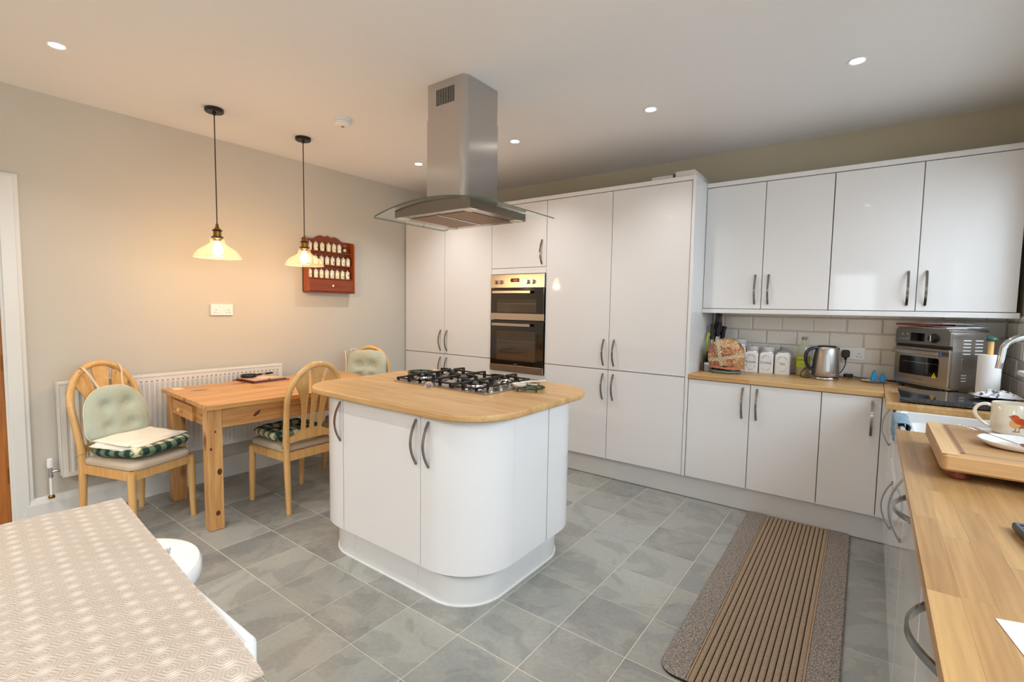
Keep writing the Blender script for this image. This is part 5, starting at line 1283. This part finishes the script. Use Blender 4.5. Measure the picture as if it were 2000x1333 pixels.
# granite slab and plate
n = N('black_speckled_granite'); v = n.coord(); a_ = n.noise(v, 420, 2, .5); M_gran = n.fin(n.ramp(a_, [(.45, (26, 28, 32)), (.6, (58, 62, 68)), (.7, (128, 134, 140))]), .05, coat=.6)
o = obj('granite_slab', MB().box(4.165, 4.620, -.955, -.575, ZW + .006, ZW + .030, .002, 2), M_gran); tag(o, 'black speckled granite worktop saver between the mini oven and the sink', 'worktop saver')
for x_, y_ in ((4.19, -.93), (4.59, -.93), (4.19, -.59), (4.59, -.59)): obj('rubber_foot', MB().lathe([(.008, 0), (.008, .006)], (x_, y_, ZW), 10), M_black, o)
t = thing('dinner_plate', 'dark grey plate on the granite slab, holding a crumpled cloth', 'plate', (4.560, -.690, ZW + .0302))
obj('dish', MB().lathe([(.060, 0), (.070, .003), (.108, .014), (.110, .017), (.104, .016), (.066, .006), (0, .005)], (4.560, -.700, ZW + .0302), 44), P('grey_stoneware', (92, 92, 100), .15), t)
rq = random.Random(3); cr = MB()
def crf(u, v_):
    x, y = (u - .5) * .185, (v_ - .5) * .135; r = sqrt((x / .093) ** 2 + (y / .068) ** 2); h = max(0, 1 - r ** 2.2)
    z = .004 + h * .022 + h * .030 * abs(noise.noise(Vector((x * 28, y * 28, 1)))) + .012 * h * noise.noise(Vector((x * 70, y * 70, 5)))
    return (x * (1.0 if r < 1 else 1 / r ** .6), y * (1.0 if r < 1 else 1 / r ** .6), z)
cr.grid(crf, 44, 36)
n = N('crumpled_print_cloth'); v = n.coord(); a_ = n.noise(v, 38, 3, .6, 1.0); M_crump = n.fin(n.ramp(a_, [(.40, (60, 62, 72)), (.47, (214, 212, 214)), (.7, (236, 234, 234))]), .7)
o = obj('crumpled_cloth', cr, M_crump, None, local=True, ang=25, flip=True); o.location = (4.560, -.700, ZW + .0395); tag(o, 'crumpled white cloth with dark print heaped on the grey plate', 'cloth')

# ------------------------------------------------------------------ ceramic sink, tap, towel
sk = thing('ceramic_sink', 'white ceramic butler sink set between the two worktops under the window', 'sink', (4.40, -1.36, .645))
sx0, sx1, sy0, sy1, sz0, sz1 = 4.146, 4.600, -1.684, -1.038, .645, .884
def tub():
    o_ = rrect(sx0, sx1, sy0, sy1, .022, 5); i_ = rrect(sx0 + .024, sx1 - .024, sy0 + .024, sy1 - .024, .03, 5); i2 = rrect(sx0 + .034, sx1 - .034, sy0 + .034, sy1 - .034, .045, 5)
    o2 = inset(o_, .006); rings = [(inset(o_, .008), sz0), (o_, sz0 + .008), (o_, sz1 - .006), (o2, sz1), (inset(i_, -.005), sz1), (i_, sz1 - .006), (i2, sz0 + .05), (inset(i2, .02), sz0 + .03)]
    n_ = len(o_); vs = [(p[0], p[1], z) for r, z in rings for p in r]; fs = []
    for l in range(len(rings) - 1):
        for k in range(n_): fs.append((l * n_ + k, l * n_ + (k + 1) % n_, l * n_ + n_ + (k + 1) % n_, l * n_ + n_ + k))
    fs += [tuple(range(n_))[::-1], tuple((len(rings) - 1) * n_ + k for k in range(n_))]; return MB().add(vs, fs)
obj('basin', tub(), M_ceramic, sk, ang=50)
obj('plug_hole', MB().lathe([(.038, 0), (.040, .002), (.030, .001), (0, -.001)], (4.40, -1.36, sz0 + .0312), 24), M_chrome, sk)
o = obj('worktop', MB().box(4.602, W - .004, -1.690, -1.034, .880, .910, .0015), M_wtop_y); tag(o, 'narrow strip of wood-block worktop behind the ceramic sink', 'worktop', 'oiled wood-block worktops')
t = thing('dish_basin', 'white plastic washing-up bowl standing inside the ceramic sink', 'bowl', (4.37, -1.47, .70))
def bowl2():
    o_ = rrect(4.195, 4.545, -1.635, -1.30, .05, 6); rings = [(inset(o_, .03), .690), (inset(o_, .004), .868), (inset(o_, -.010), .872), (inset(o_, -.010), .877), (inset(o_, .002), .878), (inset(o_, .034), .700)]
    n_ = len(o_); vs = [(p[0], p[1], z) for r, z in rings for p in r]; fs = []
    for l in range(len(rings) - 1):
        for k in range(n_): fs.append((l * n_ + k, l * n_ + (k + 1) % n_, l * n_ + n_ + (k + 1) % n_, l * n_ + n_ + k))
    fs += [tuple(range(n_))[::-1], tuple((len(rings) - 1) * n_ + k for k in range(n_))]; return MB().add(vs, fs)
obj('tub', bowl2(), M_white, t, ang=50)
t = thing('tap', 'tall chrome swan-neck kitchen tap behind the ceramic sink', 'tap', (4.645, -1.08, .910))
bx_, by_ = 4.645, -1.08
obj('tap_base', MB().lathe([(.026, 0), (.027, .004), (.022, .012), (.020, .060), (.018, .064)], (bx_, by_, .910), 24), M_chrome, t)
pts = [(bx_, by_, .95), (bx_, by_, 1.10), (bx_, by_, 1.19)] + [(bx_ - .075 + .075 * cos(a), by_ - .012 * (1 - cos(a)), 1.19 + .080 * sin(a)) for a in [pi * k / 16 for k in range(1, 15)]] + [(bx_ - .150, by_ - .026, 1.165), (bx_ - .154, by_ - .026, 1.128)]
obj('spout', MB().tube(pts, .0125, 14), M_chrome, t)
obj('lever', MB().tube([(bx_, by_ + .020, .955), (bx_ - .005, by_ + .045, .965), (bx_ - .02, by_ + .085, .985)], [.008, .007, .005], 10), M_chrome, t)
# blue-grey towel over the sink's front edge
n = N('blue_grey_towelling'); v = n.coord(); a_ = n.noise(v, 260, 3); n.bump(n.math('ADD', n.noise(v, 18, 3), n.math('MULTIPLY', a_, .4)), .7, .008); M_towel = n.fin(n.mix(n.noise(v, 30, 3), (96, 120, 140), (150, 176, 192)), .95)
def twf(u, v_):
    y = -1.215 - .27 * u * (1 + .02 * sin(v_ * 9)); s_ = v_ * .20
    if s_ < .075: x, z = 4.134 - .003 * sin(u * 16) * (1 - s_ / .075), .818 + s_ * .95
    elif s_ < .125: a = (s_ - .075) / .05 * pi; x, z = 4.158 - .024 * cos(a), .889 + .008 * sin(a)
    else: x, z = 4.182 + .003 * sin(u * 14), .889 - (s_ - .125) * .95
    return (x, y, z + .003 * noise.noise(Vector((u * 9, v_ * 9, 0))))
tm = MB().grid(twf, 40, 44); o = obj('dish_towel', tm, M_towel, ang=60); md = o.modifiers.new('thickness', 'SOLIDIFY'); md.thickness = .004; md.offset = 1
tag(o, 'blue-grey dish towel hung over the front edge of the ceramic sink', 'towel')

# ------------------------------------------------------------------ chopping board and things on it
ZB = .9852
cb = thing('chopping_board', 'thick wooden chopping board on round feet at the right-hand worktop', 'chopping board', (4.42, -2.11, .9102))
bo = rrect(4.203, 4.655, -2.360, -1.868, .016, 5)
obj('board', MB().prism(bo, .9385, .985, bev=.006), M_board, cb, ang=40)
grv = [(4.243, -2.335), (4.243, -1.893), (4.256, -1.893), (4.256, -2.335)]
obj('juice_groove', MB().box(4.246, 4.256, -2.325, -1.90, .9848, .9853).box(4.246, 4.630, -2.325, -2.319, .9848, .9853).box(4.246, 4.630, -1.906, -1.90, .9848, .9853), P('groove_brown', (142, 102, 74), .6), cb, kind='stuff')
obj('side_cleat', MB().box(4.2045, 4.2400, -2.356, -1.872, .9849, .9862, .0006), wood('board_cleat', (206, 164, 112), (222, 184, 134), 'y', rough=.5), cb)
for x_, y_ in ((4.245, -2.300), (4.245, -1.925), (4.61, -2.300), (4.61, -1.925)):
    obj('foot', MB().lathe([(.020, 0), (.0235, .004), (.0245, .014), (.022, .024), (.020, .0285)], (x_, y_, .9104), 22), M_foot, cb)
def card_mat():
    n = N('white_card'); return n.fin((232, 228, 226), .6)
o = obj('paper_napkin', MB().prism([(4.330, -1.885), (4.375, -2.035), (4.52, -1.99), (4.50, -1.880)], ZB, ZB + .0015), card_mat()); tag(o, 'white paper napkin lying under the robin mug on the chopping board', 'napkin')
mx, my = 4.408, -1.930
mg = thing('mug', 'cream mug painted with a robin, on the chopping board', 'mug', (mx, my, ZB + .0017))
MR = .052; mh = .098
mugm = MB().lathe([(.038, 0), (.0455, .003), (.050, .012), (MR, .040), (MR, mh - .002), (MR - .001, mh), (MR - .004, mh - .001), (MR - .005, .03), (.040, .008), (0, .006)], (mx, my, ZB + .0017), 48)
obj('cup', mugm, M_cream, mg, ang=50)
hd2 = Vector((-.93, -.05, 0)).normalized()
def mp_(d, z): return (mx + hd2.x * d, my + hd2.y * d, ZB + .0017 + z)
obj('handle', MB().tube(smooth([mp_(.049, .084), mp_(.064, .090), mp_(.082, .084), mp_(.091, .066), mp_(.086, .048), mp_(.072, .032), mp_(.056, .021), mp_(.048, .019)]), .0052, 10), M_cream, mg)
# robin painted on the mug: thin curved patches following the cup
view = math.atan2(-4.1094 - my, 4.0325 - mx)
def patch(poly, off, col, name, par=mg):
    """poly in (arc metres to the viewer's right, height)"""
    vs = [];
    cxp = sum(p[0] for p in poly) / len(poly); czp = sum(p[1] for p in poly) / len(poly)
    ring = []
    for s_ in (1.0, .66, .33, 0):
        for (a, z) in poly:
            a, z = cxp + (a - cxp) * s_, czp + (z - czp) * s_; an = view + a / MR; ring.append((mx + (MR + off) * cos(an), my + (MR + off) * sin(an), ZB + .0017 + z))
    n_ = len(poly); fs = []
    for l in range(3):
        for k in range(n_): fs.append((l * n_ + k, l * n_ + (k + 1) % n_, l * n_ + n_ + (k + 1) % n_, l * n_ + n_ + k))
    return obj(name, MB().add(ring, fs), P(name + '_paint', col, .15), par, ang=60)
def ell(cx_, cz_, a, b, rot=0, n=20): return [(cx_ + a * cos(t_) * cos(rot) - b * sin(t_) * sin(rot), cz_ + a * cos(t_) * sin(rot) + b * sin(t_) * cos(rot)) for t_ in [2 * pi * k / n for k in range(n)]]
rb_ = patch(ell(.016, .044, .021, .0155, -.25), .0004, (176, 108, 62), 'robin_body')
patch(ell(.006, .041, .013, .014, -.2), .0007, (222, 168, 104), 'robin_belly')
patch(ell(.014, .049, .014, .009, -.4), .0009, (196, 74, 34), 'robin_breast')
patch(ell(.004, .060, .0100, .0085), .0010, (200, 84, 40), 'robin_head')
patch([(-.0055, .0615), (-.012, .0635), (-.0055, .0590)], .0010, (60, 46, 40), 'robin_beak')
patch(ell(.0005, .0625, .0014, .0014, 0, 10), .0013, (20, 16, 14), 'robin_eye')
patch([(.026, .050), (.048, .040), (.050, .034), (.030, .036)], .0008, (120, 70, 44), 'robin_tail')
for dx_ in (.008, .016): patch([(dx_, .031), (dx_ + .0015, .031), (dx_ - .001, .016), (dx_ - .0025, .016)], .0006, (132, 92, 74), 'robin_leg')
patch([(.000, .017), (.016, .0175), (.018, .0150), (.001, .0145)], .0007, (150, 112, 92), 'robin_feet')
sd = thing('saucer', 'shallow white dish with a teaspoon at the near side of the chopping board', 'dish', (4.386, -2.150, ZB + .0015))
obj('dish', MB().lathe([(.060, 0), (.072, .003), (.0865, .016), (.0875, .019), (.085, .019), (.070, .007), (0, .005)], (4.386, -2.150, ZB + .0017), 48), M_ceramic, sd)
t = thing('teaspoon', 'steel teaspoon resting across the shallow white dish', 'spoon', (4.345, -2.10, ZB + .02))
obj('handle', MB().tube([(4.262, -2.025, ZB + .031), (4.300, -2.062, ZB + .026), (4.345, -2.108, ZB + .019), (4.385, -2.148, ZB + .012)], [.0036, .0028, .0022, .0024], 8, flat=(.0013, (0, 0, 1))), M_chrome, t)
obj('bowl', MB().lathe([(.001, -.002), (.008, -.001), (.0125, .003)], (4.398, -2.160, ZB + .011), 16, squash=(1, 1.3)), M_chrome, t)
# remote and paper at the bottom right
rc = thing('remote_control', 'dark grey remote control at the right edge of the near worktop', 'remote control', (4.325, -2.74, ZW))
Mr = Matrix.Translation((4.340, -2.745, ZW)) @ Matrix.Rotation(radians(6), 4, 'Z')
obj('shell', MB().prism(rrect(-.040, .040, -.085, .085, .010, 5), .004, .017, bev=.002).xf(Mr), P('blue_black_shell', (34, 38, 46), .3), rc)
obj('faceplate', MB().prism(rrect(-.036, .036, -.080, .080, .008, 5), .017, .0178).xf(Mr), P('slate_blue_face', (74, 90, 108), .3), rc)
for r_ in range(8):
    for c_ in range(4): obj('button', MB().prism(rrect(-.031 + c_ * .017, -.019 + c_ * .017, .060 - r_ * .017, .069 - r_ * .017, .003, 2), .0177, .0195).xf(Mr), P('pink_button', (176, 84, 96), .4) if (r_ == 1 and c_ < 2) else P('dark_button', (26, 28, 34), .4), rc)
o = obj('paper_sheet', MB().prism([(4.2045, -3.113), (4.330, -3.075), (4.360, -3.200), (4.228, -3.250)], ZW + .0003, ZW + .0009), P('white_paper', (238, 234, 230), .7)); tag(o, 'blank white sheet of paper on the near worktop at the bottom right edge', 'paper')

# ------------------------------------------------------------------ freezer with mat, round bin
fz = thing('chest_freezer', 'white chest freezer in the left foreground under the beige mat', 'freezer', (2.89, -4.05, 0))
obj('cabinet', MB().box(2.490, 3.300, -4.335, -3.768, .03, .785, .012, 2), P('white_freezer_enamel', (232, 236, 238), .25), fz)
obj('seal', MB().box(2.500, 3.292, -4.328, -3.775, .785, .797, .002), P('pale_blue_seal', (170, 190, 198), .5), fz)
obj('lid', MB().prism(rrect(2.486, 3.306, -4.340, -3.762, .020, 6), .797, .852, bev=.008), M_white, fz, ang=45)
obj('foot', MB().box(2.53, 2.58, -4.30, -4.25, .0005, .03).box(3.2, 3.25, -4.30, -4.25, .0005, .03).box(2.53, 2.58, -3.85, -3.80, .0005, .03).box(3.2, 3.25, -3.85, -3.80, .0005, .03), M_black, fz, kind='stuff')
def mat_fabric():
    n = N('beige_embossed_vinyl'); tc = n.n('TexCoord'); S_ = 30.0
    def hexd(off):
        mp = n.n('Mapping'); n.set(mp.inputs[0], tc.outputs['Object']); mp.inputs['Scale'].default_value = (S_, S_ / 1.732, 1); mp.inputs['Location'].default_value = (off, off, 0)
        fr = n.n('VectorMath', operation='FRACTION'); n.set(fr.inputs[0], mp.outputs[0]); sb = n.n('VectorMath', operation='SUBTRACT'); n.set(sb.inputs[0], fr.outputs[0]); sb.inputs[1].default_value = (.5, .5, 0)
        sp = n.n('SeparateXYZ'); n.set(sp.inputs[0], sb.outputs[0]); x = n.math('ABSOLUTE', sp.outputs[0]); y = n.math('MULTIPLY', n.math('ABSOLUTE', sp.outputs[1]), 1.732)
        return n.math('MAXIMUM', x, n.math('ADD', n.math('MULTIPLY', x, .5), n.math('MULTIPLY', y, .866)))
    d = n.math('MINIMUM', hexd(0.0), hexd(0.5))
    w = n.math('SINE', n.math('MULTIPLY', d, 6.283 * 6.5)); n.bump(w, .28, .004)
    mp = n.n('Mapping'); n.set(mp.inputs[0], tc.outputs['Object']); mp.inputs['Scale'].default_value = (S_, S_ / 1.732, 1); mp.inputs['Location'].default_value = (.5, .0, 0)
    fr = n.n('VectorMath', operation='FRACTION'); n.set(fr.inputs[0], mp.outputs[0]); sb = n.n('VectorMath', operation='SUBTRACT'); n.set(sb.inputs[0], fr.outputs[0]); sb.inputs[1].default_value = (.5, .5, 0)
    sp2 = n.n('SeparateXYZ'); n.set(sp2.inputs[0], sb.outputs[0])
    ex = n.math('MULTIPLY', sp2.outputs[0], 1.0); ey = n.math('MULTIPLY', sp2.outputs[1], 1.732)
    rr = n.math('SQRT', n.math('ADD', n.math('MULTIPLY', ex, ex), n.math('MULTIPLY', ey, ey)))
    fr3 = n.n('VectorMath', operation='FRACTION'); ad3 = n.n('VectorMath', operation='ADD'); n.set(ad3.inputs[0], mp.outputs[0]); ad3.inputs[1].default_value = (.5, .5, 0); n.set(fr3.inputs[0], ad3.outputs[0])
    sb3 = n.n('VectorMath', operation='SUBTRACT'); n.set(sb3.inputs[0], fr3.outputs[0]); sb3.inputs[1].default_value = (.5, .5, 0); sp3 = n.n('SeparateXYZ'); n.set(sp3.inputs[0], sb3.outputs[0])
    e2 = n.math('MULTIPLY', sp3.outputs[1], 1.732); rr2 = n.math('SQRT', n.math('ADD', n.math('MULTIPLY', sp3.outputs[0], sp3.outputs[0]), n.math('MULTIPLY', e2, e2)))
    spot = n.ramp(n.math('MINIMUM', rr, n.math('ADD', rr2, .12)), [(.06, (1, 1, 1)), (.36, (0, 0, 0))])
    base = n.mix(n.noise(tc.outputs['Object'], 7, 3), (178, 165, 151), (190, 178, 165)); lo = n.math('MULTIPLY', n.math('LESS_THAN', w, -.55), .35)
    col = n.mix(lo, base, (164, 136, 110)); col = n.mix(n.math('MULTIPLY', spot, .8), col, (214, 202, 188))
    st_ = n.math('MULTIPLY', n.math('GREATER_THAN', n.noise(tc.outputs['Object'], 34, 4, .7), .69), .35); col = n.mix(st_, col, (120, 104, 88))
    return n.fin(col, .55)
def matf(top):
    def f(u, v_):
        x, y = u * .878, -v_ * .60
        dr = .0
        ex = max(0, x - .80); dr += ex * ex * 1.2
        z = .0012 * noise.noise(Vector((x * 7, y * 7, 0))) - dr + .0008 * sin(y * 30)
        cr_ = .012
        return (x, y, z + (.0035 if top else 0))
    return f
mm = MB().grid(matf(True), 60, 40); k0 = len(mm.v); mm.grid(matf(False), 60, 40)
per = [i * 40 for i in range(60)] + [59 * 40 + j for j in range(1, 40)] + [i * 40 + 39 for i in range(58, -1, -1)] + list(range(38, 0, -1))
mm.f += [[per[i], per[(i + 1) % len(per)], k0 + per[(i + 1) % len(per)], k0 + per[i]] for i in range(len(per))]
o = obj('protective_mat', mm, mat_fabric(), None, local=True, ang=40); o.location = (2.503, -3.724, .8555); o.rotation_euler = (0, 0, radians(-4.6)); tag(o, 'beige embossed mat with a hexagon pattern draped over the white freezer', 'mat')
# round white bin
bx_, by_ = 2.172, -3.672
t = thing('pedal_bin', 'round white bin with a flat glossy lid, beyond the freezer on the slate floor', 'bin', (bx_, by_, 0))
obj('bin_body', MB().lathe([(.165, .0005), (.172, .01), (.195, .30), (.212, .44), (.214, .470)], (bx_, by_, 0), 48), M_white, t)
obj('lid', MB().lathe([(.218, .462), (.234, .466), (.238, .480), (.237, .508), (.230, .517), (.215, .520), (.14, .522), (0, .523)], (bx_, by_, 0), 56), P('glossy_white_lid', (244, 244, 243), .06, coat=.5), t, ang=40)
Mt = Matrix.Translation((bx_ - .010, by_ + .152, .5232)) @ Matrix.Rotation(radians(-20), 4, 'Z')
obj('lid_print', text_mb('TRIBE', .022, Mt), P('grey_print', (150, 156, 156), .4), t, ang=0)
obj('lid_emblem', MB().tube([(bx_ - .005 + .024 * cos(a), by_ + .115 + .024 * sin(a), .5232) for a in [pi * k / 12 for k in range(13)]], .0010, 5), P('dark_grey_print', (96, 102, 104), .4), t)
# things on top of the tall cupboards
t = thing('white_box', 'low white boxes lying on top of the tall cupboards near the end panel', 'box', (2.83, -.40, 2.263))
obj('box_body', MB().box(2.665, 2.820, -.560, -.20, 2.263, 2.333, .002), P('white_card_box', (214, 208, 204), .6), t)
obj('box_lid', MB().box(2.840, 2.975, -.560, -.16, 2.263, 2.350, .002), P('white_card_box', (214, 208, 204), .6), t)
obj('clasp', MB().box(2.80, 2.842, -.555, -.50, 2.30, 2.338, .002), P('brown_clasp', (96, 68, 54), .5), t)
